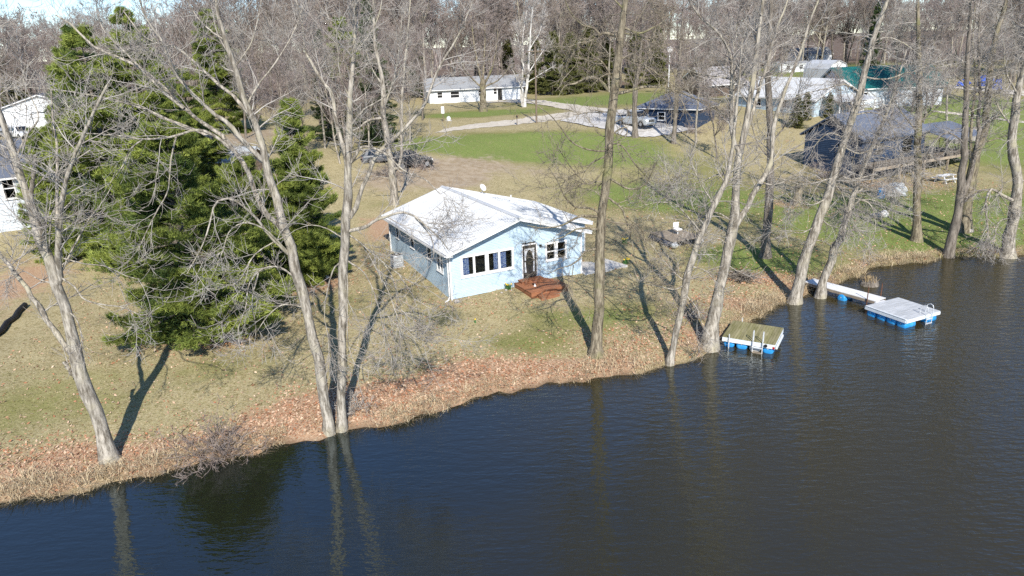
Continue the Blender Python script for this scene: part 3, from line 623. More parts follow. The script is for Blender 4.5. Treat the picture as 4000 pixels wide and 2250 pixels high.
navy = simple_house('navy_house', 'dark navy sided house with blue grey shingle roof and raised deck', (n0[0], n0[1], NZ), NY, 10.4, 7.0, 3.95, 2.05, MT['siding_navy'], MT['roof_shingle'], 'u', .42,
    wins=[('left', 4.2, 5.0, 1.7, 3.0), ('front', 2.0, 3.4, 1.9, 3.1), ('front', 6.5, 8.2, 1.6, 3.2)], boards=True, pitch=.2, below=.5, trim=MT['siding_navy'])
MT['deckwood'] = mat('weathered_deck_wood', (.33, .27, .20), (.24, .20, .16), 3, .85, per_obj=.2)
nd = thing('navy_house_deck', 'raised wooden deck with black railing beside the navy house', 'deck', (n0[0], n0[1], NZ), NY); dz_ = 1.25
for i in range(18): MB().box(10.55, 16.2, -2.6+i*.5, -2.6+i*.5+.485, dz_-.05, dz_).build('deck_board', MT['deckwood'], nd)
for i in range(5): MB().box(-1.5, 10.5, -2.6+i*.5, -2.6+i*.5+.485, dz_-.05, dz_).build('deck_board', MT['deckwood'], nd)
MB().box(-1.5, 16.2, -2.66, -2.62, dz_-.28, dz_).build('rim_board', MT['deckwood'], nd); MB().box(16.22, 16.26, -2.6, 6.4, dz_-.28, dz_).build('rim_board', MT['deckwood'], nd)
for x, y in [(-1.3, -2.5), (3, -2.5), (7, -2.5), (11, -2.5), (13.6, -2.5), (16.0, -2.5), (16, 2), (16, 6)]: MB().box(x-.08, x+.08, y-.08, y+.08, -1.2, dz_-.06).build('support_post', MT['deckwood'], nd)
def railing(parent, x0, y0, x1, y1, z, h=.95, gap=.13):
    d = np.array([x1-x0, y1-y0]); Ln = np.linalg.norm(d); d /= Ln
    r = MB(); 
    for zz in (z+.1, z+h): r.tube([(x0, y0, zz), (x1, y1, zz)], .025, 4)
    for s_ in np.arange(0, Ln+.01, max(Ln/4, 1.2)): r.tube([(x0+d[0]*s_, y0+d[1]*s_, z), (x0+d[0]*s_, y0+d[1]*s_, z+h+.06)], .045, 4)
    r_ = r.build('railing', MT['black'], parent)
    b = MB()
    for s_ in np.arange(gap, Ln, gap): b.tube([(x0+d[0]*s_, y0+d[1]*s_, z+.1), (x0+d[0]*s_, y0+d[1]*s_, z+h)], .011, 4, False)
    b.build('balusters', MT['black'], r_)
railing(nd, -1.5, -2.6, 16.2, -2.6, dz_); railing(nd, 16.2, -2.6, 16.2, 6.3, dz_); railing(nd, -1.5, -2.6, -1.5, 0, dz_)
pr = MB(); pa, pb, pc, pd_ = (9.9, -2.9, 3.15), (16.5, -2.9, 3.15), (16.5, 1.2, 4.25), (9.9, 1.2, 4.25)
pr.hexa([(q[0], q[1], q[2]-.1) for q in (pa, pb, pc, pd_)]+[pa, pb, pc, pd_]); pr.build('porch_roof', MT['roof_shingle'], nd)
for x, y in ((10.4, -2.5), (13.3, -2.5), (16.1, -2.5), (16.1, .9)): MB().box(x-.09, x+.09, y-.09, y+.09, dz_, 3.25 if y < 0 else 4.0).build('porch_post', MT['black'], nd)
st = MB()
for i in range(7): st.box(4.4, 5.6, -2.7-.28*(i+1), -2.7-.28*i-.01, dz_-.19*(i+1)-.04, dz_-.19*(i+1))
st.build('stairs', MT['deckwood'], nd)
q = hit(2722, 502); GYW = math.radians(-35); gdir = np.array([math.cos(GYW), math.sin(GYW)]); g0 = q[:2]-gdir*8.4
simple_house('navy_garage', 'small dark navy garage with hip roof beside the silver pickup', (g0[0], g0[1], q[2]), GYW, 8.4, 6.6, 2.6, 1.9, MT['siding_navy'], MT['roof_shingle'], 'hip', .45, wins=[('front', 2.9, 3.8, 1.0, 1.95)], boards=True, cat='garage')
q = hit(3178, 458); LY = math.radians(26)
lh = simple_house('pale_blue_house', 'pale blue gabled house with white metal roof behind the navy house', (q[0], q[1], q[2]), LY, 9.0, 15, 2.6, 2.3, MT['siding_blue'], MT['roof_white'], 'v', .5, wins=[('front', 6.3, 7.2, .9, 2.0), ('left', 4, 5, 1, 2), ('left', 9, 10, 1, 2)], ribs=True)
mb = MB().hexa([(1.2, -3.2, 2.1), (8.6, -3.2, 2.1), (8.6, -.05, 2.75), (1.2, -.05, 2.75), (1.2, -3.2, 2.2), (8.6, -3.2, 2.2), (8.6, -.05, 2.85), (1.2, -.05, 2.85)]); mb.build('porch_roof', MT['roof_white'], lh)
for x in (1.4, 3.8, 6.2, 8.4): MB().box(x-.07, x+.07, -3.05, -2.91, -.3, 2.1).build('porch_post', MT['trim'], lh)
for i in range(9): MB().box(4.2, 6.0, -3.02, -2.98, .3+i*.18, .4+i*.18).build('slat', MT['trim'], lh)
q = hit(3300, 424); gh = simple_house('green_roof_house', 'long pale blue house with dark green metal roof', (q[0], q[1], q[2]), math.radians(4), 15, 9, 3.1, 2.6, MT['siding_grey'], MT['roof_green'], 'u', .5, wins=[('front', 7.0, 7.9, 1.0, 2.2), ('front', 2, 3.2, 1.0, 2.2), ('front', 10.4, 11.6, 1.0, 2.2)], ribs=True)
q = hit(3232, 316); sh = thing('barn_shed', 'white gambrel roofed barn shed standing on the far field', 'shed', q, math.radians(18))
pts = [(0, 0), (5.2, 0), (5.2, 2.4), (4.4, 3.5), (2.6, 4.2), (.8, 3.5), (0, 2.4)]
MB().prism([(x, 0, z) for x, z in pts], (0, 0, -.6 if False else 0), (0, 8, 0)).build('wall', MT['siding_white'], sh)
for (x0, z0), (x1, z1) in zip(pts[2:], pts[3:]+[]): MB().hexa([(x0, -.25, z0+.02), (x1, -.25, z1+.02), (x1, 8.25, z1+.02), (x0, 8.25, z0+.02), (x0, -.25, z0+.1), (x1, -.25, z1+.1), (x1, 8.25, z1+.1), (x0, 8.25, z0+.1)]).build('roof_panel', MT['roof_white'], sh)
MB().box(1.5, 3.7, -.04, -.003, 0, 2.3).build('barn_door', MT['trim'], sh); MB().box(5.203, 5.23, 4.6, 5.6, .1, 1.9).build('side_door', MT['dark'], sh)
q = hit(3045, 284); simple_house('mobile_home', 'low white mobile home left of the gambrel shed', (q[0], q[1], q[2]), math.radians(12), 9, 3.6, 2.3, .5, MT['siding_white'], MT['roof_grey'], 'u', .2, wins=[('front', 2, 3, .9, 1.8), ('front', 6, 7, .9, 1.8)])
q = hit(3105, 246); simple_house('far_white_house', 'distant white house at the far edge of the field', (q[0], q[1], q[2]), math.radians(8), 14, 8, 3.0, 2.0, MT['siding_white'], MT['roof_grey'], 'u', .4, wins=[('front', 3, 4.2, 1, 2.2), ('front', 9, 10.2, 1, 2.2)])
q = hit(2775, 378); simple_house('brown_house', 'small brown house with weathered pale roof behind the navy garage', (q[0], q[1], q[2]), math.radians(20), 7.5, 10, 2.3, 2.6, mat('brown_siding', (.10, .075, .06), (.13, .10, .08)), mat('pale_weathered_roof', (.42, .40, .40), (.3, .28, .28), 2, .8), 'u', .5)
q = hit(1680, 406); wh = simple_house('white_ranch_house', 'long white ranch house with grey shingle roof beyond the gravel lane', (q[0], q[1], q[2]), math.radians(13), 18.2, 9, 2.7, 1.7, MT['siding_white'], MT['roof_grey'], 'u', .6,
    wins=[('front', 4.0, 5.6, .9, 2.0), ('front', 9.4, 10.2, 1.0, 2.1), ('front', 12.3, 12.9, 1.2, 2.2), ('front', 1.5, 2.4, 1.0, 2.0)], doors=[('front', 14.0, 17.8, 0, 2.2, MT['siding_white']), ('front', 13.1, 13.9, 0, 2.1, MT['dark'])])
q = hit(8, 517); gw = simple_house('white_garage', 'white gable garage with dark roof at the upper left', (q[0], q[1], q[2]), math.radians(14), 12.0, 10, 3.4, 1.9, MT['siding_white'], MT['roof_shingle'], 'v', .4, doors=[('front', 4.6, 9.6, 0, 2.6, MT['siding_white'], MT['black'])], cat='garage')
B_ = hit(158, 880); gy = math.radians(38); gdir = np.array([math.cos(gy), math.sin(gy)]); g0 = B_[:2]-gdir*11
simple_house('grey_house', 'pale grey sided house with dark shingle roof cut by the left edge', (g0[0], g0[1], B_[2]), gy, 11, 8, 4.4, 2.2, MT['siding_grey'], MT['roof_shingle'], 'u', .45, wins=[('front', 9.2, 9.9, 2.5, 4.0), ('front', 6.0, 7.0, 2.5, 4.0)], boards=True, pitch=.22, below=1.0)
q = hit(770, 702); simple_house('tool_shed', 'low wooden shed with corrugated grey metal roof among the pines', (q[0], q[1], q[2]), math.radians(-12), 5.4, 3.6, 2.0, .9, mat('old_boards', (.17, .12, .09), (.22, .17, .13)), mat('corrugated_grey_metal', (.42, .45, .47), (.33, .35, .37), 2, .5), 'u', .35, ribs=True, cat='shed')
# ------------------------------------------------------------------ vehicles
MT['tyre'] = mat('tyre_rubber', (.012, .012, .012), (.02, .02, .02), 8, .9); MT['rim'] = mat('alloy_rim', (.45, .46, .48), (.35, .36, .38), 8, .35, metal=.6)
MT['carglass'] = mat('tinted_glass', (.012, .015, .02), (.02, .024, .03), 2, .08, spec=.6)
MT['lens'] = mat('head_lamp_lens', (.75, .78, .8), (.6, .62, .65), 8, .15, spec=.6); MT['red'] = mat('tail_lamp_red', (.4, .02, .02), (.3, .01, .01), 8, .2)
MT['chrome'] = mat('chrome', (.6, .62, .64), (.4, .42, .44), 6, .25, metal=.8)
def loft(secs):
    """secs: (x, [(y,z)...]) closed cross sections with equal counts."""
    mb = MB(); n = len(secs[0][1]); vs = [(x, y, z) for x, s_ in secs for y, z in s_]
    fs = [(i*n+j, i*n+(j+1) % n, (i+1)*n+(j+1) % n, (i+1)*n+j) for i in range(len(secs)-1) for j in range(n)]
    return mb.add(vs, fs+[tuple(range(n))[::-1], tuple(range((len(secs)-1)*n, len(secs)*n))])
def vehicle(name, label, cat, loc, heading, paint, kind='pickup', L=5.9, Wd=2.0, H=1.95, wr=.42):
    o = thing(name, label, cat, loc, heading); hw_ = Wd/2; g = wr*.75; belt = H*.62; hood = H*.60; x0, x1 = -L/2, L/2
    def sec(x, zt, k=1.0, zb=None):
        zb = g if zb is None else zb; a = hw_*k
        return (x, [(-a*.92, zb), (a*.92, zb), (a, zb+.2), (a, zt-.12), (a*.93, zt), (-a*.93, zt), (-a, zt-.12), (-a, zb+.2)])
    if kind == 'pickup':
        body = [sec(x0, belt, .97), sec(x0+.1, belt+.02), sec(x0+2.05, belt+.02), sec(x1-2.05, belt+.02), sec(x1-1.6, hood+.03), sec(x1-.35, hood-.03), sec(x1-.05, hood-.14, .95), sec(x1, hood-.3, .93)]
        cab = (x0+2.05, x0+2.25, x1-2.35, x1-1.55)
    else:
        body = [sec(x0, belt-.05, .94), sec(x0+.15, belt, .99), sec(x1-1.9, belt+.02), sec(x1-1.3, hood), sec(x1-.3, hood-.12, .97), sec(x1, hood-.35, .9)]
        cab = (x0+.15, x0+.55, x1-2.0, x1-1.15)
    b = loft(body).build('body', paint, o, bevel=.04)
    c0, c1, c2, c3 = cab; zt = H; a0, a1 = hw_*.95, hw_*.80
    P = [(c0, -a0, belt), (c3, -a0, belt), (c3, a0, belt), (c0, a0, belt), (c1, -a1, zt), (c2, -a1, zt), (c2, a1, zt), (c1, a1, zt)]
    cabo = MB().hexa(P).build('cab', paint, o, bevel=.06)
    def lerp(p, q, t): return tuple(np.array(p)*(1-t)+np.array(q)*t)
    def panel(a, b_, c, d, u0, u1, v0, v1, nm, off):
        f = lambda u, v: np.array(lerp(lerp(a, b_, u), lerp(d, c, u), v)); q = [f(u0, v0), f(u1, v0), f(u1, v1), f(u0, v1)]; nrm = np.cross(q[1]-q[0], q[3]-q[0]); nrm = nrm/np.linalg.norm(nrm)*off
        MB().add([tuple(x+nrm) for x in q]+[tuple(x-nrm*.5) for x in q], [(0, 1, 2, 3), (4, 7, 6, 5), (0, 4, 5, 1), (1, 5, 6, 2), (2, 6, 7, 3), (3, 7, 4, 0)]).build(nm, MT['carglass'], o)
    panel(P[1], P[2], P[6], P[5], .06, .94, .08, .94, 'windscreen', .012); panel(P[3], P[0], P[4], P[7], .1, .9, .15, .9, 'rear_window', .012)
    for u0, u1 in ((.12, .47), (.52, .86)):
        panel(P[0], P[1], P[5], P[4], u0, u1, .12, .88, 'side_window', .012); panel(P[2], P[3], P[7], P[6], 1-u1, 1-u0, .12, .88, 'side_window', .012)
    if kind == 'pickup':
        MB().box(x0+.12, x0+2.0, -hw_*.86, hw_*.86, belt+.021, belt+.05).build('bed_cover', MT['black'], o)
    for sx in (x0+L*.2, x1-L*.165):
        for sy in (-1, 1):
            wv = [(sx, sy*(hw_-.26), wr), (sx, sy*(hw_+.01), wr)]
            wo = MB().tube(wv, wr, 18).build('wheel', MT['tyre'], o, bevel=.03)
            MB().tube([(sx, sy*(hw_-.1), wr), (sx, sy*(hw_+.025), wr)], wr*.58, 12).build('rim', MT['rim'], wo)
            ar = MB()
            for k in range(9):
                a = math.pi*k/8; b2 = math.pi*(k+1)/8
                if k < 8: ar.add([(sx+math.cos(q)*r, sy*(hw_+d), wr+math.sin(q)*r) for q, r, d in ((a, wr*1.06, .0), (b2, wr*1.06, .0), (b2, wr*1.22, .015), (a, wr*1.22, .015))], [(0, 1, 2, 3)])
            ar.build('wheel_arch', MT['black'], o)
    for sy in (-1, 1):
        MB().box(x1-.12, x1+.012, sy*hw_*.88-(.0 if sy < 0 else .36), sy*hw_*.88+(.36 if sy < 0 else 0), hood-.42, hood-.2).build('headlight', MT['lens'], o, bevel=.02)
        MB().box(x0-.01, x0+.08, sy*hw_*.93-(.0 if sy < 0 else .16), sy*hw_*.93+(.16 if sy < 0 else 0), belt-.5, belt-.1).build('tail_light', MT['red'], o, bevel=.02)
        MB().box(c3-.35, c3-.15, sy*(a0+.02), sy*(a0+.27), belt+.05, belt+.26).build('mirror', paint, o, bevel=.03)
    gr = MB().box(x1-.05, x1+.02, -hw_*.5, hw_*.5, hood-.5, hood-.18).build('grille', MT['black'], o)
    for k in range(3): MB().box(x1+.018, x1+.04, -hw_*.5, hw_*.5, hood-.46+k*.1, hood-.42+k*.1).build('grille_bar', MT['chrome'], gr)
    MB().box(x1-.12, x1+.1, -hw_*.9, hw_*.9, g+.02, g+.26).build('front_bumper', MT['chrome'] if kind == 'pickup' else MT['black'], o, bevel=.04)
    MB().box(x0-.12, x0+.1, -hw_*.9, hw_*.9, g+.05, g+.25).build('rear_bumper', MT['black'], o, bevel=.04)
    return o
MT['silver'] = mat('silver_paint', (.50, .53, .56), (.47, .5, .53), 1, .25, spec=.6, metal=.25); MT['whitep'] = mat('white_paint', (.75, .76, .77), (.72, .73, .74), 1, .25, spec=.5)
MT['slate'] = mat('slate_paint', (.10, .115, .135), (.12, .13, .15), 1, .3, spec=.5); MT['darkp'] = mat('charcoal_paint', (.03, .033, .037), (.04, .042, .045), 1, .3, spec=.5)
q0, q1 = hit(2405, 481), hit(2545, 512); hd = q1-q0; a = math.atan2(hd[1], hd[0]); hv = np.array([math.cos(a), math.sin(a)]); c0 = q1[:2]-hv*3.0
vehicle('pickup_truck', 'silver crew cab pickup truck parked before the navy garage', 'truck', (c0[0], c0[1], tz1(*c0)+.115), a, MT['silver'], 'pickup', 5.9, 2.03, 2.0)
q = hit(85, 540); vehicle('parked_suv', 'white suv parked before the white garage at the left', 'car', (q[0], q[1], q[2]), math.radians(-35), MT['whitep'], 'suv', 4.7, 1.85, 1.65, .36)
q = hit(8, 536); vehicle('parked_pickup', 'pale pickup with dark windows cut by the left edge', 'truck', (q[0]-1.6, q[1]+2, q[2]), math.radians(-50), MT['silver'], 'pickup', 5.8, 2.0, 1.9)
q = hit(1606, 660); vehicle('parked_jeep', 'charcoal off road vehicle parked between bare trees left of the blue house', 'car', (q[0], q[1]+1, q[2]), math.radians(20), MT['darkp'], 'suv', 4.2, 1.85, 1.8, .4)
q = hit(1492, 640); vehicle('parked_sedan', 'grey car half hidden behind the forked trees', 'car', (q[0], q[1]+1, q[2]), math.radians(15), MT['slate'], 'suv', 4.5, 1.8, 1.45, .34)
# ------------------------------------------------------------------ rafts and dock
MT['moss'] = mat('mossy_boards', (.21, .195, .085), (.30, .27, .15), 2.5, .9, .1, stretch=(3, .4, 1), per_obj=.3)
MT['whiteboard'] = mat('weathered_white_boards', (.62, .63, .64), (.40, .41, .42), 3, .8, .1, stretch=(.5, 4, 1), per_obj=.14, lo=.5, hi=.8)
MT['greyboard'] = mat('weathered_raft_boards', (.54, .56, .585), (.38, .40, .42), 3.0, .8, .1, stretch=(.4, 5, 1), per_obj=.12)
MT['whitewood'] = mat('white_painted_wood', (.72, .76, .79), (.62, .66, .7), 4, .7)
MT['barrel'] = mat('blue_plastic_barrel', (.015, .24, .60), (.05, .32, .66), 2, .4, spec=.4)
MT['barrel_w'] = mat('white_plastic_barrel', (.60, .58, .55), (.48, .45, .42), 3, .6)
MT['alu'] = mat('bright_aluminium', (.68, .70, .72), (.58, .6, .62), 6, .35, metal=.3); MT['rust'] = mat('rusty_pipe', (.16, .07, .04), (.1, .05, .03), 12, .9)
def barrel(parent, p0, p1, r, m):
    p0, p1 = np.array(p0, float), np.array(p1, float); t = [0, .02, .07, .30, .32, .34, .66, .68, .70, .93, .98, 1]; rr = [.55, .86, 1, 1, 1.04, 1, 1, 1.04, 1, 1, .86, .55]
    b = MB().tube([p0+(p1-p0)*q for q in t], [r*k for k in rr], 16).build('float_barrel', m, parent, True)
    MB().tube([p0+(p1-p0)*-.012+np.array([0, 0, r*.35]), p0+(p1-p0)*.01+np.array([0, 0, r*.35])], r*.13, 8).build('bung', MT['barrel_w'], b)
ra = thing('swim_raft', 'mossy plank swim raft on blue barrels close to the bank', 'raft', (11.32, 35.45, 0), math.radians(-29.8)); RW, RD, rz = 2.75, 2.5, .62
for i in range(19): MB().box(i*RW/19+.006, (i+1)*RW/19-.006, -.02, RD+.02, rz-.035, rz+.002*(i % 3)).build('deck_board', MT['moss'], ra)
MB().box(0, RW, 0, .045, rz-.29, rz-.037).build('fascia', MT['whitewood'], ra); MB().box(0, RW, RD-.045, RD, rz-.29, rz-.037).build('fascia', MT['whitewood'], ra)
for x in (0, RW-.045): MB().box(x, x+.045, .047, RD-.047, rz-.29, rz-.037).build('side_fascia', MT['whitewood'], ra)
MB().box(RW+.03, RW+.12, -.05, RD*.75, rz-.24, rz-.14).build('bumper_rail', MT['whitewood'], ra)
for k, m_k in enumerate(('barrel', 'barrel', 'barrel_w', 'barrel')):
    x = .34+k*.68; barrel(ra, (x, .1, .16), (x, 1.05, .16), .29, MT[m_k]); barrel(ra, (x, 1.4, .16), (x, 2.4, .16), .29, MT['barrel'])
for x in (1.62, 2.12):
    MB().tube([(x, -.09, -.5), (x, -.09, 1.15)], .028, 8).tube([(x, -.09, 1.15), (x, .02, 1.22), (x, .12, 1.15), (x, .13, .8), (x, .1, .63)], .022, 8).build('ladder_rail', MT['alu'], ra)
for z in (.30, .02, -.25): MB().box(1.62, 2.12, -.15, -.03, z-.02, z+.02).build('ladder_rung', MT['alu'] if z > .1 else MT['deckwood'], ra)
for x, y in ((.38, -.07), (.5, RD+.07)): MB().tube([(x, y, -1.2), (x, y, .82)], .032, 8).build('anchor_post', MT['alu'], ra)
MB().tube([(2.28, -.03, .47), (2.28, -.09, .47)], .09, 8).build('winch', MT['black'], ra); MB().box(2.62, 2.73, -.012, -.002, .34, .46).build('reflector', MT['red'], ra)
rb_ = thing('floating_dock', 'white plank square floating dock on blue barrels with boarding ladder', 'dock', (22.13, 36.92, 0), math.radians(25)); RW, RD, rz = 2.86, 2.72, .55
for i in range(15): MB().box(-.02, RW+.02, i*RD/15+.005, (i+1)*RD/15-.005, rz-.03, rz+.003*(i % 2)).build('deck_board', MT['greyboard'], rb_)
MB().box(0, RW, -.03, .03, rz-.2, rz-.034).build('fascia', MT['whitewood'], rb_); MB().box(0, RW, RD-.03, RD+.03, rz-.2, rz-.034).build('fascia', MT['whitewood'], rb_)
for x in (-.03, RW-.03): MB().box(x, x+.06, .032, RD-.032, rz-.2, rz-.034).build('side_fascia', MT['whitewood'], rb_)
MB().box(-.045, .055, .05, RD-.05, rz+.004, rz+.035).build('edge_strip', MT['whitewood'], rb_)
for k in range(4): y = .36+k*.66; barrel(rb_, (.06, y, .1), (1.0, y, .1), .3, MT['barrel']); barrel(rb_, (RW-1.0, y, .1), (RW-.08, y, .1), .3, MT['barrel'])
for x in (1.55, 2.02):
    MB().tube([(x, -.12, -.5), (x, -.12, .95), (x, -.06, 1.08), (x, .08, 1.13), (x, .24, 1.05), (x, .30, .9), (x, .33, .56)], .022, 8).build('ladder_rail', MT['alu'], rb_)
for z in (.32, .05, -.22): MB().box(1.55, 2.02, -.17, -.07, z-.02, z+.02).build('ladder_rung', MT['alu'], rb_)
MB().box(1.0, 1.8, RD+.04, RD+.16, rz-.12, rz-.02).build('boat_bumper', MT['trim'], rb_); MB().box(RW+.032, RW+.045, .0, .14, rz-.18, rz-.06).build('reflector', MT['black'], rb_)
ga, gb = np.array([19.75, 44.35]), np.array([22.42, 40.35]); gd = gb-ga; gl = np.linalg.norm(gd); gyw = math.atan2(gd[1], gd[0])
gk = thing('gangway', 'white plank gangway leading from the bank to the floating dock', 'dock', (ga[0], ga[1], 0), gyw); gw_ = .52
for i in range(7): MB().box(-.1, gl, -gw_+i*2*gw_/7+.006, -gw_+(i+1)*2*gw_/7-.006, .50, .535+.003*(i % 2)).build('deck_board', MT['trim'], gk)
for y in (-gw_, gw_-.05): MB().box(-.1, gl, y, y+.05, .33, .497).build('stringer', MT['deckwood'], gk)
barrel(gk, (2.6, -.62, .1), (2.6, .35, .1), .28, MT['barrel'])
for x, y in ((gl-.55, -gw_-.05), (gl-.35, gw_+.05)): MB().tube([(x, y, -1.5), (x, y, 1.35)], .03, 6).build('rusty_post', MT['rust'], gk)
MB().tube([(1.0, -.6, -.6), (1.0, -.6, .3)], .04, 6).build('leg_post', MT['alu'], gk)
# ------------------------------------------------------------------ small things
pb = thing('pontoon_boat', 'beached grey pontoon boat with weathered deck and one white seat', 'boat', hit(2640, 950), math.radians(-67))
MT['ptube'] = mat('blue_grey_pontoon', (.05, .065, .11), (.10, .11, .13), 2, .5)
for y in (-1.15, 1.15):
    tb = MB().tube([(-1.7, y, .32), (-1.5, y, .32), (1.2, y, .32), (1.5, y, .36), (1.75, y, .42)], [.18, .28, .28, .24, .08], 14).build('pontoon', MT['ptube'], pb, True)
    MB().tube([(1.22, y, .322), (1.52, y, .36), (1.8, y, .43)], [.285, .25, .07], 14).build('nose_cone', MT['alu'], tb, True)
for i in range(20): MB().box(-1.6+i*.155, -1.6+i*.155+.145, -1.35, 1.35, .62, .66).build('deck_board', MT['deckwood'], pb)
for y in (-1.1, 0, 1.1): MB().box(-1.6, 1.5, y-.05, y+.05, .56, .618).build('beam', MT['alu'], pb)
MB().tube([(-.1, .2, .66), (-.1, .2, 1.0)], .05, 8).build('seat_post', MT['alu'], pb)
stt = MB().box(-.35, .15, -.05, .45, 1.0, 1.12).build('seat', MT['trim'], pb, bevel=.04); MB().box(-.42, -.32, -.05, .45, 1.1, 1.55).build('seat_back', MT['trim'], stt, bevel=.04)
def post(name, label, cat, px, py, h, r, m, extra=None):
    q = hit(px, py); o = thing(name, label, cat, q); MB().tube([(0, 0, -.3), (0, 0, h)], [r, r*.8], 8).build('pole', m, o)
    if extra: extra(o, h)
    return o
MT['polewood'] = mat('grey_brown_pole', (.20, .155, .12), (.15, .12, .09), 5, .9)
def arms(o, h):
    MB().box(-1.0, 1.0, -.06, .06, h-.7, h-.56).build('crossarm', MT['polewood'], o)
    for x in (-.9, -.4, .4, .9): MB().tube([(x, 0, h-.56), (x, 0, h-.40)], .05, 6).build('insulator', MT['ac'], o)
post('utility_pole', 'brown utility pole with crossarm right of the white birch', 'pole', 2096, 480, 10.2, .13, MT['polewood'], arms)
post('utility_pole', 'distant utility pole rising behind the green roofed house', 'pole', 3340, 290, 9.5, .15, MT['polewood'], arms)
def martin(o, h):
    MB().box(-.45, .45, -.3, .3, h, h+.6).build('bird_house', MT['trim'], o); MB().prism([(-.55, -.4, h+.6), (.55, -.4, h+.6), (0, -.4, h+.95)], (0, 0, 0), (0, .8, 0)).build('bird_house_roof', MT['trim'], o)
post('bird_house_pole', 'tall white pole with bird house behind the navy garage', 'pole', 2610, 370, 7.8, .12, MT['trim'], martin)
def mbx(o, h):
    b = MB().prism([(-.12, -.28, h), (.12, -.28, h), (.12, -.28, h+.14)]+[(.12*math.cos(a), -.28, h+.14+.12*math.sin(a)) for a in np.linspace(.3, 2.84, 6)]+[(-.12, -.28, h+.14)], (0, 0, 0), (0, .56, 0)).build('mail_box', MT['black'], o)
    MB().box(.125, .14, -.05, .0, h+.05, h+.3).build('flag', MT['red'], o)
post('mailbox', 'black mailbox on a post beside the gravel lane', 'mailbox', 2020, 489, 1.05, .06, MT['polewood'], mbx)
def meter(o, h): MB().box(-.22, .22, -.12, .12, h-1.1, h-.1).build('meter_box', MT['trim'], o, bevel=.03)
post('meter_post', 'white utility meter post on the green verge', 'post', 1732, 474, 2.2, .07, MT['polewood'], meter)
q = hit(1753, 472); o = thing('well_cap', 'small white rounded well cover beside the meter post', 'cover', q); MB().tube([(0, 0, 0), (0, 0, .35), (0, 0, .55), (0, 0, .65)], [.32, .32, .24, .08], 12).build('cap', MT['trim'], o, True); MB().tube([(0, 0, 0), (0, 0, .04)], .5, 12).build('base', MT['concrete'], o)
tr = thing('trampoline', 'teal edged round trampoline on the distant lawn', 'trampoline', hit(2735, 288)); K = 20
MB().tube([(2*math.cos(6.2832*k/K), 2*math.sin(6.2832*k/K), .85) for k in range(K+1)], .14, 6).build('padded_rim', mat('teal_pad', (.02, .35, .33), (.03, .3, .3)), tr)
MB().add([(1.9*math.cos(6.2832*k/K), 1.9*math.sin(6.2832*k/K), .84) for k in range(K)], [tuple(range(K))]).build('mat', MT['black'], tr)
for k in range(5): a = 6.2832*k/5; MB().tube([(2*math.cos(a), 2*math.sin(a), 0), (2*math.cos(a), 2*math.sin(a), .8)], .04, 6).build('leg', MT['alu'], tr)
MT['tarp'] = mat('blue_tarp', (.015, .07, .42), (.02, .1, .5), 3, .5, .3)
for k, (x, y, l) in enumerate([(3765, 338, 'leftmost low blue tarp covered heap by the far road'), (3845, 335, 'tall middle blue tarp covered heap by the far road'), (3885, 350, 'rightmost blue tarp covered heap by the far road')]):
    q = hit(x, y); MB().blob((0, 0, .7), (1.5, .9, 1.3 if k else .8), k+5, 9, 6, .25)
    tag(MB().blob((0, 0, .6), (1.3, .9, 1.25 if k else .7), k+5, 9, 6, .22).build('tarp_heap', MT['tarp'], None, loc=q), l, 'tarp')
fe = thing('privacy_fence', 'weathered grey board privacy fence right of the navy house', 'fence', hit(3730, 562), math.radians(24))
for i in range(26): MB().box(i*.21, i*.21+.195, -.015+.008*(i % 2), .015+.008*(i % 2), -.3, 1.8).build('fence_board', mat('fence_grey', (.34, .31, .29), (.26, .24, .22), 4, .9, per_obj=.25) if i == 0 else bpy.data.materials['fence_grey'], fe)
for z in (.3, 1.5): MB().box(0, 5.5, .03, .08, z, z+.1).build('fence_rail', bpy.data.materials['fence_grey'], fe)
pc = thing('picnic_table', 'white picnic table with benches under the raised deck', 'table', hit(3690, 712), math.radians(20))
for i in range(4): MB().box(-.95, .95, -.38+i*.19, -.38+i*.19+.18, .72, .76).build('top_board', MT['trim'], pc)
for y in (-.85, .65): MB().box(-.95, .95, y, y+.22, .42, .46).build('bench', MT['trim'], pc)
for x in (-.6, .6):
    MB().box(x-.04, x+.04, -.8, .85, .34, .415).build('bench_beam', MT['trim'], pc)
    for s_ in (-1, 1): MB().tube([(x, s_*.7, 0), (x, s_*.25, .72)], .05, 4).build('leg', MT['trim'], pc)
q = hit(3112, 800); sp = thing('tree_stump', 'broken jagged pale tree stump on the lawn left of the navy house', 'stump', q)
MB().tube([(0, 0, -.2), (0, 0, .25), (.03, 0, .8), (.1, .05, 1.5), (.02, 0, 2.1), (.0, 0, 2.5)], [.62, .48, .38, .36, .25, .06], 9).build('trunk', MT['bark_brown'], sp)
for k in range(5): a = k*1.3; MB().tube([(.25*math.cos(a), .25*math.sin(a), .2), (.7*math.cos(a), .7*math.sin(a), .02), (1.1*math.cos(a), 1.1*math.sin(a), -.1)], [.16, .1, .04], 6).build('root', MT['bark_brown'], sp)
q = hit(3453, 850); tag(MB().blob((0, 0, .32), (.34, .34, .34), 2, 12, 8, 0).build('buoy', MT['trim'], None, True, loc=q), 'white round buoy lying on the lawn near the shore trees', 'buoy')
q = hit(3425, 850); tag(MB().blob((0, 0, .2), (.5, .35, .25), 4, 9, 6, .15).build('stone', MT['stone'], None, True, loc=q), 'pale flat stone beside the white round buoy', 'stone')
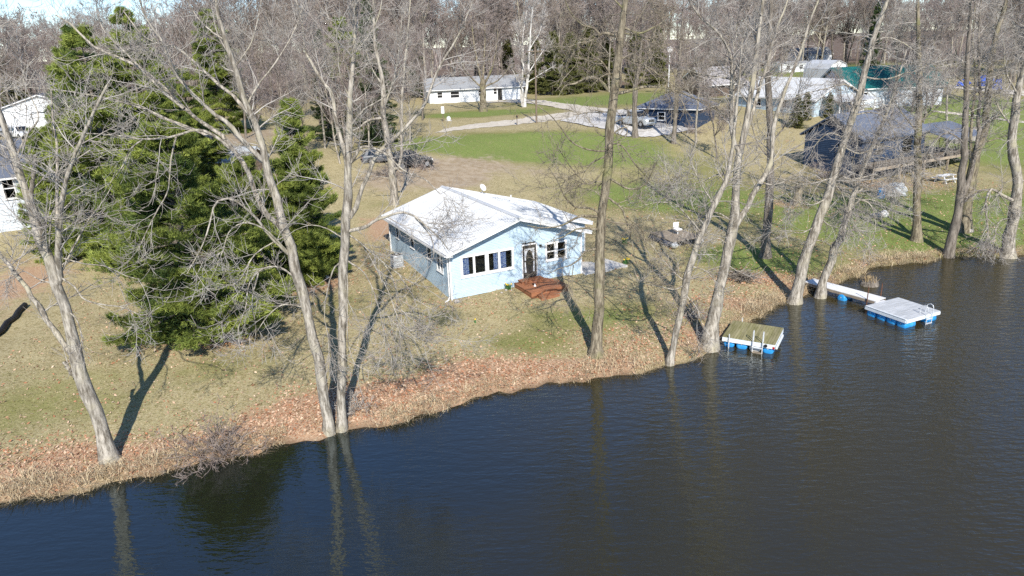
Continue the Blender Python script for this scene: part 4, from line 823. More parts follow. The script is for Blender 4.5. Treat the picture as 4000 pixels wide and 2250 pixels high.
q = hit(3440, 775); bb = thing('rain_barrel', 'bright blue plastic barrel in front of the navy house', 'barrel', q); MB().tube([(0, 0, 0), (0, 0, .05), (0, 0, .5), (0, 0, .95), (0, 0, 1.0)], [.27, .31, .34, .31, .25], 14).build('drum', MT['barrel'], bb, True); MB().tube([(0, 0, 1.0), (0, 0, 1.03)], .26, 14).build('lid', MT['barrel_w'], bb)
q = hit(3495, 765); cv = MB().blob((0, 0, .5), (1.15, .8, .75), 9, 10, 6, .15).build('covered_grill', MT['ac'], None, loc=q); tag(cv, 'pale grey tarp covered heap beside the blue barrel', 'tarp')
# fire brush pile, drain pipe, island stump
def sticks(name, label, cat, px, py, n, r, h, mat_, seed, L=1.0):
    q = hit(px, py); rn = random.Random(seed); o = thing(name, label, cat, q)
    for k in range(n):
        a = rn.uniform(0, 6.28); b = rn.uniform(0, 6.28); c = (rn.uniform(-r, r)*.7, rn.uniform(-r, r)*.7, rn.uniform(.03, h)); l = L*rn.uniform(.5, 1.1)/2; s_ = rn.uniform(-.35, .35)
        d = (math.cos(b)*l, math.sin(b)*l, s_*l); MB().tube([(c[0]-d[0], c[1]-d[1], max(.02, c[2]-d[2])), (c[0]+rn.uniform(-.05, .05), c[1], c[2]+.03), (c[0]+d[0], c[1]+d[1], max(.02, c[2]+d[2]))], [.03, .028, .015], 5).build('stick', mat_, o)
sticks('brush_pile', 'small heap of cut branches on the bank behind the thick shore tree', 'brush pile', 2895, 1095, 60, .9, .55, MT['bark_dark'], 4, 1.3)
q0 = [hit(x, y) for x, y in ((-30, 1330), (10, 1300), (30, 1270), (60, 1250), (75, 1225), (100, 1200))]; b_ = np.array(q0[2])
dp = thing('drain_pipe', 'black corrugated drain pipe lying on bare earth at the left edge', 'pipe', b_); pts = resample([q-b_ for q in q0], 60)
MB().tube([(x, y, z+.16) for x, y, z in pts], [.15+.02*(k % 2) for k in range(60)], 10).build('pipe', MT['black'], dp, False)
q = gnd(3395, 1112); isl = thing('shore_stump', 'dark rotten stump tufted with dry grass standing in the shallows', 'stump', q)
MB().tube([(0, 0, -.6), (0, 0, 0), (.03, 0, .25), (0, 0, .36)], [.75, .62, .5, .3], 11).build('stump', MT['bark_dark'], isl, True)
mb = MB(); blades(mb, 160, .55, .35, .012, random.Random(2), 1.2, (0, 0, .28)); MT['straw'] = mat('dry_straw', (.43, .33, .19), (.30, .21, .11), 3, .9); mb.build('grass_tuft', MT['straw'], isl)
q = hit(1277, 1085); bk_ = thing('bucket', 'small white pail under the second pine', 'bucket', q); MB().tube([(0, 0, 0), (0, 0, .3)], [.12, .15], 12).build('pail', MT['trim'], bk_); MB().tube([(.15*math.cos(a), .02, .3+.13*math.sin(a)) for a in np.linspace(0, 3.14, 9)], .008, 5).build('handle', MT['alu'], bk_)
# ------------------------------------------------------------------ trees
UP = np.array([0, 0, 1.0])
def unit(v): return v/np.maximum(np.linalg.norm(v, axis=-1, keepdims=True), 1e-9)
def tubes(P, R, K):
    """P (N,S,3), R (N,S) -> verts, quads."""
    Nn, S, _ = P.shape; T = np.empty_like(P); T[:, 1:-1] = P[:, 2:]-P[:, :-2]; T[:, 0] = P[:, 1]-P[:, 0]; T[:, -1] = P[:, -1]-P[:, -2]; T = unit(T)
    ref = np.where(np.abs(T[:, :1, 2:3]) > .9, np.array([1., 0, 0]), np.array([0, 0, 1.])); ref = np.broadcast_to(ref, T.shape)
    X = unit(np.cross(ref, T)); Y = np.cross(T, X); a = 2*np.pi*np.arange(K)/K
    Vv = P[:, :, None]+(X[:, :, None]*np.cos(a)[:, None]+Y[:, :, None]*np.sin(a)[:, None])*R[:, :, None, None]
    n = np.arange(Nn)[:, None, None]; s = np.arange(S-1)[None, :, None]; k = np.arange(K)[None, None]
    i0 = (n*S+s)*K+k; i1 = (n*S+s)*K+(k+1) % K
    F = np.stack([i0, i1, i1+K, i0+K], -1).reshape(-1, 4); return Vv.reshape(-1, 3), F
def join(parts):
    Vs, Fs, o = [], [], 0
    for v, f in parts: Vs.append(v); Fs.append(f+o); o += len(v)
    return np.vstack(Vs), np.vstack(Fs)
def sample(P, idx, t):
    S = P.shape[1]; x = np.clip(t*(S-1), 0, S-1.0001); i = x.astype(int); f = (x-i)[:, None] if P.ndim == 3 else (x-i)
    return P[idx, i]*(1-f)+P[idx, i+1]*f
def children(P, R, n, tmin, Lr, ang, S, grav, upt, wig, rr, rmin, rng, tmax=1.0, lscale=None, tpow=1.0, rcap=.03):
    Ln = np.linalg.norm(np.diff(P, axis=1), axis=2).sum(1); w_ = Ln*(1.0-tmin if np.isscalar(tmin) else 1-tmin); idx = rng.choice(len(P), n, p=w_/w_.sum())
    tm = tmin if np.isscalar(tmin) else tmin[idx]
    t = tm+(tmax-tm)*rng.random(n)**tpow; o = sample(P, idx, t); o2 = sample(P, idx, np.minimum(t+.04, 1.0)); o1 = sample(P, idx, np.maximum(t-.04, 0)); T = unit(o2-o1); r = sample(R, idx, t)
    rv = unit(rng.normal(size=(n, 3))); pv = unit(rv-T*(rv*T).sum(1, keepdims=True)); a = np.radians(rng.uniform(ang[0], ang[1], n))[:, None]
    d = unit(T*np.cos(a)+pv*np.sin(a)); L = rng.uniform(Lr[0], Lr[1], n)*(1-.45*t)
    if lscale is not None: L *= lscale[idx]
    Q = np.empty((n, S, 3)); Q[:, 0] = o; st = (L/(S-1))[:, None]; cur = o.copy(); wn = rng.normal(size=(n, 3))*wig*.5
    for s in range(1, S):
        f = s/(S-1); d = unit(d+(UP*(-grav*(1-f)+upt*f)*st/np.maximum(L[:, None], .3)*1.6)+wn*.5+rng.normal(size=(n, 3))*wig)
        cur = cur+d*st; Q[:, s] = cur
    r0 = np.maximum(np.minimum(r*rr, rcap), rmin*1.3); tp = np.linspace(1, 0, S)[None]; rad = rmin+(r0[:, None]-rmin)*tp**.9
    return Q, rad
def catmull(L, n):
    L = np.asarray(L, float)
    if len(L) < 3: return resample(L, n)
    P = np.vstack([2*L[0]-L[1], L, 2*L[-1]-L[-2]]); out = []
    for i in range(1, len(P)-2):
        for t in np.linspace(0, 1, 8, endpoint=False):
            p0, p1, p2, p3 = P[i-1:i+3]; out.append(.5*((2*p1)+(-p0+p2)*t+(2*p0-5*p1+4*p2-p3)*t*t+(-p0+3*p1-3*p2+p3)*t**3))
    out.append(P[-2]); return resample3(np.array(out), n)
def resample3(L, n):
    s = np.r_[0, np.cumsum(np.linalg.norm(np.diff(L[:, :3], axis=0), axis=1))]; q = np.linspace(0, s[-1], n)
    return np.column_stack([np.interp(q, s, L[:, k]) for k in range(L.shape[1])])
TRI = [0]
def tree_meshes(limbs, S1, sec, ter, twg, rng, style='maple', trunk_k=10, rtw=.006, notwig=(), tm=None, lump=.06):
    """limbs: list of (n,4) arrays x,y,z,r relative to the base. Returns trunk and crown (V,F)."""
    A = np.stack([catmull(l, S1) for l in limbs]); P, R = A[..., :3], A[..., 3]
    st = dict(maple=dict(ang=(22, 68), g=.38, u=.5, w=.09), oak=dict(ang=(35, 95), g=.25, u=.2, w=.20), elm=dict(ang=(20, 60), g=.25, u=.45, w=.10), weep=dict(ang=(25, 75), g=.9, u=.45, w=.09), birch=dict(ang=(20, 50), g=.1, u=.4, w=.08))[style]
    P = P.copy(); P[:, 1:-1] += rng.normal(size=P[:, 1:-1].shape)*np.minimum(R[:, 1:-1, None]*.16, .03)
    Rl = R*(1+rng.normal(size=R.shape)*lump)
    big = R[:, 0] > .09; parts = []
    if big.any(): parts.append(tubes(P[big], Rl[big], trunk_k))
    if (~big).any(): parts.append(tubes(P[~big], Rl[~big], 6))
    trunk = join(parts)
    tmv = np.array(tm) if tm is not None else np.full(len(P), .2)
    Ln = np.linalg.norm(np.diff(P, axis=1), axis=2).sum(1)
    Q, r2 = children(P, R, sec[0], tmv, sec[1], st['ang'], 9, st['g'], st['u'], st['w'], .42, .008, rng, tpow=.8)
    C = [tubes(Q, r2, 4)]
    Q3, r3 = children(Q, r2, ter[0], .12, ter[1], (25, 70), 6, st['g']*.8, st['u'], st['w']*1.2, .6, rtw*1.2, rng); C.append(tubes(Q3, r3, 3))
    Qa = np.concatenate([Q3, Q[:, ::2][:, :5][:, [0, 1, 2, 3, 4, 4]]]) if False else Q3
    Q4, r4 = children(Q3, r3, twg[0], .08, twg[1], (20, 65), 3, st['g']*.5, st['u']*.9, st['w']*1.3, .7, rtw, rng); C.append(tubes(Q4, r4, 3))
    return trunk, join(C), (Q, Q3)
def add_tree(label, base, limbs, bm, tmn, sec, ter, twg, seed, name='bare_tree', group=None, cat='tree', **kw):
    rg = np.random.default_rng(seed); b = np.array(base); L = [np.column_stack([np.asarray(l)[:, :3]-b, np.asarray(l)[:, 3]]) for l in limbs]
    tr_, cr_, _ = tree_meshes(L, kw.pop('S1', 22), sec, ter, twg, rg, **kw)
    o = thing(name, label, cat, base, 0, group); link('trunk', np_mesh('trunk', *tr_, True), o, MT[bm]); link('crown', np_mesh('crown', *cr_, True), o, MT[tmn]); TRI[0] += 2*(len(tr_[1])+len(cr_[1])); return o
def trace(base_px, trunk, limbs, water=False):
    """trunk: [(px,py,wpx)...]; limbs: [(w0,w1,depth_slope,[(px,py)...])...] in photo pixels. Limbs leave the trunk's depth by their slope."""
    B = gnd(*base_px) if water else hit(*base_px); Y0 = B[1]; sc = mpp(B); out = []
    def conv(pts, ws, ds, y0):
        r = []; acc = 0; prev = None
        for (x, y), wv in zip(pts, ws):
            if prev is not None: acc += math.hypot(x-prev[0], y-prev[1])*sc
            prev = (x, y); q = at_y(x, y, y0+ds*acc); r.append((*q, max(wv*sc*.42, .007)))
        return np.array(r)
    T_ = conv([q[:2] for q in trunk], [q[2] for q in trunk], .0, Y0)
    T_[0, 3] *= 1.22; T_ = np.vstack([[*(T_[0, :3]+np.array([0, 0, -.5])), T_[0, 3]*1.2], T_]); out.append(T_)
    for w0, w1, ds, pts in limbs:
        w0 = w0*(.72 if w0 < 13 else .88); ws = np.linspace(w0, w1*.8, len(pts)); out.append(conv(pts, ws, ds, Y0))
    return B, out
tree_no = [0]
def traced(label, base_px, trunk, limbs, bm, tmn, style, dens=1.0, tt=.35, water=False, rtw=.0058, reach=1.0, lt=.12):
    B, L = trace(base_px, trunk, limbs, water); tree_no[0] += 1
    tot = sum(np.linalg.norm(np.diff(l[:, :3], axis=0), axis=1).sum() for l in L); n2 = int(tot*2.1*dens)
    return add_tree(label, B, L, bm, tmn, (n2, (1.0*reach, 3.6*reach)), (int(n2*7), (.45, 1.6)), (int(n2*22), (.3, .9)), 100+tree_no[0], style=style, rtw=rtw, tm=[tt]+[lt]*(len(L)-1))
# leftmost shore tree
traced('pale grey forked tree at the left shore, broken stub low on its trunk', (435, 1795),
  [(435,1795,74),(420,1750,60),(390,1660,56),(345,1550,52),(316,1450,50),(282,1295,44),(228,1130,40),(181,1000,36),(140,855,32),(93,731,28),(57,610,24),(21,517,20),(-5,420,17),(-45,250,13),(-80,60,8),(-100,-120,4)],
  [(28,10,.15,[(310,1420),(285,1390),(202,1275),(134,1171),(67,1073),(10,1005),(-60,930),(-130,800)]),
   (26,9,-.1,[(222,1115),(236,1083),(228,990),(233,855),(243,778),(252,720),(290,611),(336,507),(372,430),(420,330)]),
   (17,6,.25,[(236,1000),(226,860),(223,725),(222,570),(207,466),(200,350)]),
   (18,14,0,[(120,800),(124,750),(132,673),(137,611)]), (20,16,0,[(300,1480),(270,1445),(250,1412)]),
   (9,3,-.2,[(190,1000),(196,900),(205,830),(240,780)]), (12,3,.3,[(240,1060),(290,960),(345,860),(400,790),(440,720)]),
   (10,3,-.3,[(235,1080),(290,1120),(330,1170),(400,1190),(480,1200),(560,1230),(640,1190)]), (8,3,-.2,[(250,1010),(330,1030),(410,1040),(500,1080),(545,1090)]),
   (8,2,.3,[(215,1110),(150,1090),(90,1060),(40,1100)]), (9,3,-.4,[(262,1210),(300,1250),(320,1310),(330,1330)]), (10,3,.2,[(60,620),(110,520),(150,450),(90,300),(150,210)]),
   (7,2,.2,[(30,500),(0,430),(-20,520),(-40,600)])],
  'bark_pale', 'twig_grey', 'maple', .62, .45)
# twin in the middle, left stem
traced('left stem of the twin shoreline trees, limbs sweeping far to the left', (1281, 1680),
  [(1281,1680,52),(1275,1600,46),(1246,1435,44),(1207,1259,42),(1176,1130,42),(1140,1010,40),(1119,907,38),(1078,778,32),(1052,715,30),(1031,595,27),(1000,476,24),(957,404,22),(921,259,20),(880,155,17),(850,40,14),(830,-120,10),(815,-300,5)],
  [(28,7,.1,[(1125,930),(1080,870),(1031,829),(1000,762),(973,673),(900,570),(854,518),(750,450),(621,321),(518,248),(362,181),(290,103),(220,60)]),
   (14,4,.25,[(720,425),(640,360),(570,290),(507,222),(414,129),(380,60)]),
   (22,6,-.15,[(1040,640),(960,560),(890,480),(830,440),(750,362),(673,269),(637,166),(569,67),(530,-60)]),
   (18,5,.2,[(1000,480),(926,388),(854,331),(776,259),(699,191),(640,178),(560,140),(480,40)]),
   (16,5,-.2,[(900,580),(849,538),(776,507),(673,533),(559,543),(450,528),(290,518)]),
   (9,3,-.1,[(559,543),(507,585),(480,647),(440,700),(400,760)]), (10,3,-.1,[(690,525),(668,621),(655,745),(610,830),(560,930),(540,980)]),
   (14,3,.3,[(830,540),(740,497),(650,465),(559,424),(414,383),(233,352),(60,340),(-40,350)]),
   (14,4,-.4,[(1135,1000),(1060,930),(990,840),(910,780),(845,790),(820,870),(790,960),(730,1070)]), (11,3,-.5,[(1130,990),(1040,900),(960,870),(900,900),(870,980),(840,1060)]),
   (12,3,-.4,[(1150,1080),(1080,1040),(1010,1060),(970,1120),(960,1200),(930,1290),(940,1370)]), (9,3,-.5,[(1120,920),(1000,990),(930,1100),(860,1110),(780,1080)]),
   (9,3,-.3,[(1010,1060),(985,1180),(1000,1290),(985,1380)]), (12,4,.3,[(960,420),(1010,330),(1080,240),(1150,120),(1190,0)]), (9,3,.2,[(920,260),(980,170),(1010,60),(1030,-60)]),
   (10,3,.1,[(880,160),(800,100),(740,20),(700,-80)]), (10,3,-.3,[(1190,1200),(1110,1190),(1050,1230),(1000,1300)])],
  'bark_pale', 'twig_grey', 'maple', .62, .5)
traced('right upright stem of the twin shoreline trees left of the blue house', (1332, 1668),
  [(1332,1668,44),(1334,1580,38),(1336,1445,36),(1336,1217,35),(1341,1062,36),(1349,907,36),(1357,752,33),(1360,640,30),(1365,517,24),(1367,362,20),(1383,207,16),(1388,40,12),(1395,-150,7),(1400,-300,4)],
  [(22,6,.1,[(1355,640),(1331,543),(1310,466),(1295,362),(1270,330),(1248,300),(1215,240),(1191,191),(1180,90),(1150,-20)]),
   (24,6,.1,[(1365,850),(1383,829),(1409,747),(1440,680),(1476,595),(1518,559),(1595,486),(1662,404),(1704,285),(1766,181),(1807,103),(1850,0)]),
   (15,4,-.15,[(1365,640),(1383,616),(1414,574),(1466,580),(1518,611),(1559,652),(1600,678),(1660,700),(1720,760)]),
   (20,4,-.1,[(1355,905),(1367,902),(1430,886),(1466,860),(1512,847),(1564,829),(1621,847),(1673,891),(1719,933),(1750,974)]), (8,2,-.2,[(1621,850),(1680,920),(1695,990),(1680,1040)]),
   (10,2,-.3,[(1360,1020),(1414,1057),(1450,1114),(1476,1192),(1497,1280),(1507,1373)]), (9,2,-.35,[(1362,915),(1414,954),(1492,1021),(1569,1078),(1631,1114),(1690,1120),(1740,1110)]),
   (9,2,-.3,[(1420,960),(1466,1042),(1518,1140),(1549,1228),(1595,1295),(1673,1368)]), (10,3,-.15,[(1340,1020),(1310,1040),(1290,1088),(1274,1166),(1267,1238),(1282,1321),(1285,1404)]),
   (8,3,-.1,[(1352,1040),(1358,1120),(1356,1290),(1365,1360),(1385,1420),(1420,1440)]), (9,2,-.25,[(1500,1030),(1535,1090),(1550,1180),(1530,1260),(1540,1330)]), (12,3,-.2,[(1366,500),(1420,430),(1470,400),(1520,360),(1570,250)]),
   (8,2,-.25,[(1560,1075),(1610,1150),(1640,1230),(1680,1290),(1760,1330)]), (9,3,.2,[(1383,210),(1440,140),(1480,60),(1500,-50)]), (8,3,-.2,[(1370,390),(1330,300),(1320,200),(1310,90)]),
   (8,2,-.1,[(1340,930),(1270,890),(1210,880),(1150,900)])],
  'bark_pale', 'twig_grey', 'maple', .66, .5)
# oak in front of the house
traced('thick straight oak on the shore in front of the blue house', (2326, 1385),
  [(2326,1385,66),(2330,1330,54),(2336,1217,46),(2344,1062,44),(2345,907,41),(2354,803,38),(2367,700,37),(2372,640,38),(2383,492,36),(2398,362,33),(2409,259,32),(2424,155,30),(2440,52,26),(2447,-60,20),(2452,-220,11),(2455,-340,5)],
  [(17,5,-.1,[(2375,350),(2331,305),(2290,305),(2248,326),(2207,336),(2180,380)]), (15,4,.2,[(2405,140),(2357,129),(2316,155),(2264,181),(2220,230),(2180,200)]), (12,3,-.2,[(2340,130),(2316,110),(2269,93),(2222,36),(2190,-60)]),
   (16,3,.2,[(2405,365),(2455,357),(2502,342),(2569,339),(2631,352),(2699,378),(2776,419),(2840,455)]), (13,3,-.3,[(2415,228),(2450,228),(2518,254),(2569,290),(2616,326),(2665,352)]),
   (12,4,.2,[(2430,130),(2466,135),(2520,150),(2569,171),(2616,176)]), (13,4,-.1,[(2440,110),(2500,130),(2549,109),(2585,88),(2640,30)]),
   (12,3,-.3,[(2368,590),(2331,590),(2269,575),(2228,549),(2197,507),(2155,455),(2093,409),(2050,380)]), (11,3,.2,[(2365,610),(2311,637),(2285,668),(2212,699),(2180,770)]),
   (13,3,-.4,[(2350,840),(2311,814),(2259,811),(2228,793),(2202,762),(2176,705),(2140,650)]), (15,3,-.2,[(2345,845),(2269,845),(2223,866),(2191,881),(2120,890),(2060,880)]), (13,3,-.5,[(2340,897),(2290,892),(2248,897),(2200,925),(2150,940)]),
   (14,3,-.3,[(2338,978),(2321,974),(2285,985),(2259,1016),(2228,1036),(2191,1047),(2140,1070)]), (7,2,-.3,[(2240,1036),(2235,1088),(2238,1155),(2250,1200)]),
   (13,3,.1,[(2365,770),(2383,778),(2430,814),(2440,845),(2481,871),(2512,907),(2523,938),(2574,964),(2640,990)]), (10,2,-.2,[(2440,845),(2466,933),(2481,1010),(2512,1073),(2543,1155),(2569,1218)]),
   (10,2,-.1,[(2515,930),(2533,990),(2549,1052),(2564,1109),(2621,1114),(2680,1120)]), (13,3,-.3,[(2370,690),(2420,720),(2470,740),(2520,720),(2549,668),(2580,600)]),
   (11,3,-.4,[(2385,530),(2420,505),(2450,500),(2440,540),(2410,560),(2450,640)]), (12,3,-.4,[(2372,640),(2330,700),(2300,720),(2270,700),(2220,640),(2170,560)]), (12,3,.3,[(2380,560),(2430,570),(2480,640),(2540,700),(2600,720)]),
   (12,4,.2,[(2400,330),(2360,250),(2310,210),(2270,130)]), (10,3,-.3,[(2445,0),(2500,-40),(2560,-80)]), (10,3,.3,[(2440,40),(2380,-20),(2320,-60)])],
  'bark_brown', 'twig_brown', 'oak', .75, .36)
traced('slim pale leaning tree at the water edge right of the oak', (2614, 1428),
  [(2614,1428,44),(2622,1390,34),(2637,1321,29),(2668,1166,29),(2688,1073,30),(2709,1010,28),(2735,923,26),(2766,855,24),(2807,767,22),(2832,710,19),(2856,620,16),(2868,520,14),(2880,400,10),(2890,270,7),(2900,150,4)],
  [(12,3,-.2,[(2690,1100),(2640,1130),(2580,1120),(2520,1110)]), (8,2,-.3,[(2675,1150),(2720,1200),(2740,1260),(2760,1300)]), (10,2,-.3,[(2740,910),(2690,850),(2640,800),(2580,790),(2520,800)]), (9,2,.2,[(2790,800),(2740,720),(2700,640),(2680,560)]), (8,2,-.3,[(2700,1040),(2760,1060),(2800,1110),(2830,1160)])],
  'bark_pale', 'twig_grey', 'maple', .9, .3)
traced('thickest pale forked tree leaning right beside the mossy raft', (2768, 1352),
  [(2768,1352,80),(2778,1290,62),(2797,1192,52),(2828,1052,46),(2849,959,44),(2866,880,42),(2872,790,34),(2877,700,30),(2882,640,28),(2901,549,25),(2926,414,22),(2947,259,18),(2968,103,14),(2985,-30,10),(3000,-200,5)],
  [(30,6,.1,[(2868,890),(2921,803),(2963,721),(3000,663),(3010,640),(3021,492),(3052,388),(3093,290),(3135,181),(3160,93),(3197,0),(3230,-90)]),
   (22,6,-.1,[(2890,600),(2872,570),(2856,492),(2857,310),(2854,217),(2807,129),(2740,72),(2690,0)]), (20,6,.2,[(2896,560),(2925,480),(2960,370),(3000,240),(3031,119),(3070,20),(3100,-80)]),
   (10,3,-.3,[(2877,720),(2820,680),(2760,700),(2690,720),(2620,700)]), (10,3,-.2,[(2965,715),(3030,720),(3100,690),(3160,640)]), (9,2,-.3,[(2850,960),(2800,930),(2740,960),(2700,1010)]), (8,2,-.3,[(2835,1030),(2890,1060),(2930,1020)]),
   (12,3,-.1,[(2860,310),(2800,300),(2740,290),(2680,270)]), (9,3,.2,[(2926,414),(2880,330),(2870,200),(2880,90)]), (9,2,-.3,[(2865,870),(2800,830),(2740,850),(2680,890),(2640,950)])],
  'bark_pale', 'twig_grey', 'maple', .8, .42)
traced('big pale leaning tree standing in the water beside the gangway', (3101, 1181),
  [(3101,1183,62),(3108,1150,52),(3129,1062,45),(3160,969,41),(3197,855,38),(3233,767,35),(3252,703,33),(3290,569,30),(3321,481,28),(3357,362,26),(3383,259,24),(3409,160,21),(3435,88,18),(3466,0,15),(3500,-130,9),(3530,-260,4)],
  [(10,2,-.1,[(3360,360),(3300,330),(3230,345),(3150,365),(3080,390)]), (11,3,-.2,[(3370,300),(3460,310),(3540,285),(3640,270),(3720,250)]), (10,3,-.2,[(3410,165),(3440,150),(3487,150),(3540,175),(3600,220)]),
   (9,3,.2,[(3335,450),(3400,440),(3460,460),(3500,540),(3520,620)]), (11,3,-.3,[(3260,690),(3200,710),(3130,720),(3060,700),(3000,690)]), (10,2,-.3,[(3230,775),(3170,800),(3100,780),(3030,720)]), (12,3,-.2,[(3262,670),(3320,700),(3380,690),(3430,680)]),
   (9,2,-.3,[(3200,850),(3240,880),(3310,900),(3360,930)]), (8,2,-.3,[(3190,880),(3130,910),(3070,900),(3000,910)]), (8,2,-.2,[(3250,710),(3290,760),(3310,830),(3320,880)]), (10,3,.2,[(3300,540),(3240,520),(3190,560),(3160,620)]), (9,3,-.2,[(3290,570),(3360,600),(3430,560),(3480,500)])],
  'bark_pale', 'twig_grey', 'weep', 1.15, .35, True)
traced('thinner pale tree leaning over the gangway start', (3199, 1161),
  [(3199,1163,48),(3210,1120,38),(3233,1062,34),(3259,974,31),(3290,907,28),(3316,814,25),(3336,757,22),(3370,660,18),(3420,540,15),(3460,450,12),(3500,330,8),(3540,200,4)],
  [(9,2,-.2,[(3316,814),(3370,780),(3430,790),(3480,840)]), (9,2,.2,[(3335,760),(3400,720),(3460,720),(3520,760)]), (8,2,-.2,[(3290,907),(3350,900),(3400,930),(3440,960)]), (8,2,-.2,[(3260,970),(3210,940),(3150,950)]), (9,2,.1,[(3400,580),(3460,570),(3520,600),(3560,680)]), (8,2,-.2,[(3345,735),(3330,640),(3350,560),(3340,470)]), (8,2,-.3,[(3330,770),(3400,800),(3420,880),(3410,940)])],
  'bark_pale', 'twig_grey', 'weep', 1.3, .3, True)
traced('upright grey tree on the lawn between thick forked and leaning shore trees', (2990, 1002),
  [(2990,1002,50),(2992,960,42),(3000,850,36),(3008,700,32),(3008,500,28),(3000,250,22),(3010,60,16),(3015,-150,8)],
  [(10,3,.2,[(3005,560),(3060,500),(3110,400),(3130,290)]), (10,3,-.2,[(3008,620),(2960,560),(2930,470)]), (9,3,.2,[(3002,300),(3060,220),(3080,110)]), (9,3,0,[(3002,330),(2960,250),(2930,150)]), (8,2,-.3,[(3005,760),(3060,790),(3110,850)])], 'bark_dark', 'twig_grey', 'maple', .8, .4)
traced('straight lone grey trunk in front of the navy house', (3580, 940),
  [(3580,942,42),(3580,900,34),(3582,803,30),(3585,673,27),(3587,492,24),(3590,300,20),(3588,150,16),(3585,0,11),(3580,-150,5)],
  [(9,3,.2,[(3587,490),(3640,420),(3690,330)]), (9,3,-.2,[(3588,520),(3530,450),(3480,380)]), (8,2,.1,[(3588,300),(3640,210),(3660,100)]), (8,2,-.2,[(3585,640),(3530,640),(3480,690),(3460,760)]), (8,2,-.2,[(3586,600),(3640,610),(3690,660)])], 'bark_brown', 'twig_grey', 'weep', 1.2, .35)
traced('dark leaning forked tree at the right shore standing in the water', (3704, 1003),
  [(3704,1005,46),(3710,970,38),(3725,907,34),(3745,829,32),(3752,752,30),(3755,690,27),(3766,621,25),(3771,466,22),(3776,362,20),(3780,200,15),(3790,40,11),(3800,-140,5)],
  [(22,7,.15,[(3748,800),(3770,740),(3790,690),(3818,543),(3822,450),(3828,362),(3823,207),(3828,52),(3840,-90)]), (12,3,-.2,[(3745,810),(3790,770),(3850,740),(3900,755),(3945,820)]), (9,3,-.2,[(3768,560),(3710,520),(3660,540),(3620,600)]), (9,2,.2,[(3776,330),(3720,280),(3690,200)]), (9,2,-.1,[(3826,380),(3880,330),(3920,240)])], 'bark_dark', 'twig_grey', 'weep', 1.2, .4, True)
traced('thick double trunked tree behind the dark leaning shore tree', (3770, 900),
  [(3770,902,58),(3770,860,46),(3776,803,42),(3792,700,38),(3815,600,34),(3849,497,28),(3859,362,24),(3875,207,20),(3900,103,16),(3932,0,13),(3970,-150,6)],
  [(16,5,.1,[(3800,680),(3790,560),(3800,430),(3810,300),(3800,160),(3810,0)]), (10,3,-.2,[(3850,490),(3910,440),(3950,370)]), (10,3,-.1,[(3862,340),(3930,260),(3980,150)]), (9,2,-.2,[(3830,560),(3900,540),(3960,520),(4010,500)])], 'bark_brown', 'twig_grey', 'weep', 1.0, .4)
traced('pale knotted tree at the right edge with roots in the water', (3934, 1003),
  [(3934,1005,56),(3938,970,44),(3947,907,40),(3963,803,38),(3976,726,35),(3968,660,33),(3957,600,32),(3957,492,29),(3978,362,26),(4000,285,22),(4030,150,17),(4050,0,12),(4070,-180,5)],
  [(14,3,-.2,[(3965,790),(3910,760),(3870,740),(3850,800),(3860,900),(3850,960)]), (10,3,.1,[(3960,500),(3900,420),(3880,330)]), (10,3,-.2,[(3975,370),(3930,280),(3920,160)]), (8,2,-.3,[(3955,850),(3900,870),(3880,960),(3870,1000)]), (9,3,.1,[(3990,310),(4060,260),(4110,200)]), (8,2,-.2,[(3970,700),(4030,720),(4060,800)])], 'bark_pale', 'twig_grey', 'weep', 1.2, .4, True)
# trees behind and beside the house
traced('forked grey tree behind the left rear corner of the blue house', (1540, 800),
  [(1540,800,40),(1539,745,34),(1523,611,28),(1497,440,24),(1497,336,21),(1466,181,15),(1461,50,10),(1455,-60,5)],
  [(20,5,.1,[(1528,660),(1564,640),(1569,414),(1580,259),(1595,103),(1605,-30)]), (14,4,-.1,[(1500,460),(1440,470),(1400,500),(1350,520)]), (12,4,.1,[(1500,420),(1540,300),(1560,180),(1570,60)]), (12,4,-.1,[(1497,340),(1450,260),(1420,160)]), (9,2,-.2,[(1535,700),(1480,690),(1440,700)])], 'bark_pale', 'twig_grey', 'elm', .9, .35)
traced('grey trunk in front of the parked silver pickup', (2479, 535), [(2479,537,32),(2480,500,26),(2481,362,22),(2490,300,18),(2500,230,14),(2510,120,9),(2515,0,4)], [(9,3,.1,[(2484,340),(2530,270),(2560,180)]), (9,3,-.1,[(2483,350),(2450,270),(2440,180)]), (8,2,.1,[(2492,290),(2540,210),(2545,110)])], 'bark_dark', 'twig_red', 'elm', .8, .35, rtw=.009)
traced('narrow dark trunk on the lawn right of the silver pickup', (2631, 560), [(2631,562,24),(2634,520,19),(2644,362,17),(2652,259,14),(2662,130,9),(2670,0,4)], [(8,3,.1,[(2648,330),(2690,250),(2710,150)]), (8,3,-.1,[(2648,320),(2610,230),(2600,130)])], 'bark_dark', 'twig_red', 'elm', .8, .35, rtw=.009)
traced('stout spreading tree on the green bank before the white ranch house', (1888, 437), [(1888,438,40),(1888,410,31),(1886,342,28),(1888,310,27)], [(16,3,.1,[(1888,335),(1868,260),(1850,160),(1840,60)]), (14,3,-.1,[(1888,335),(1920,270),(1940,180),(1945,80)]), (13,3,.2,[(1888,330),(1890,240),(1895,140),(1890,30)]), (12,3,-.1,[(1884,345),(1830,290),(1790,220),(1770,130)]), (12,3,.1,[(1890,340),(1950,310),(2000,250)])], 'bark_brown', 'twig_red', 'elm', 1.0, .8, rtw=.010)
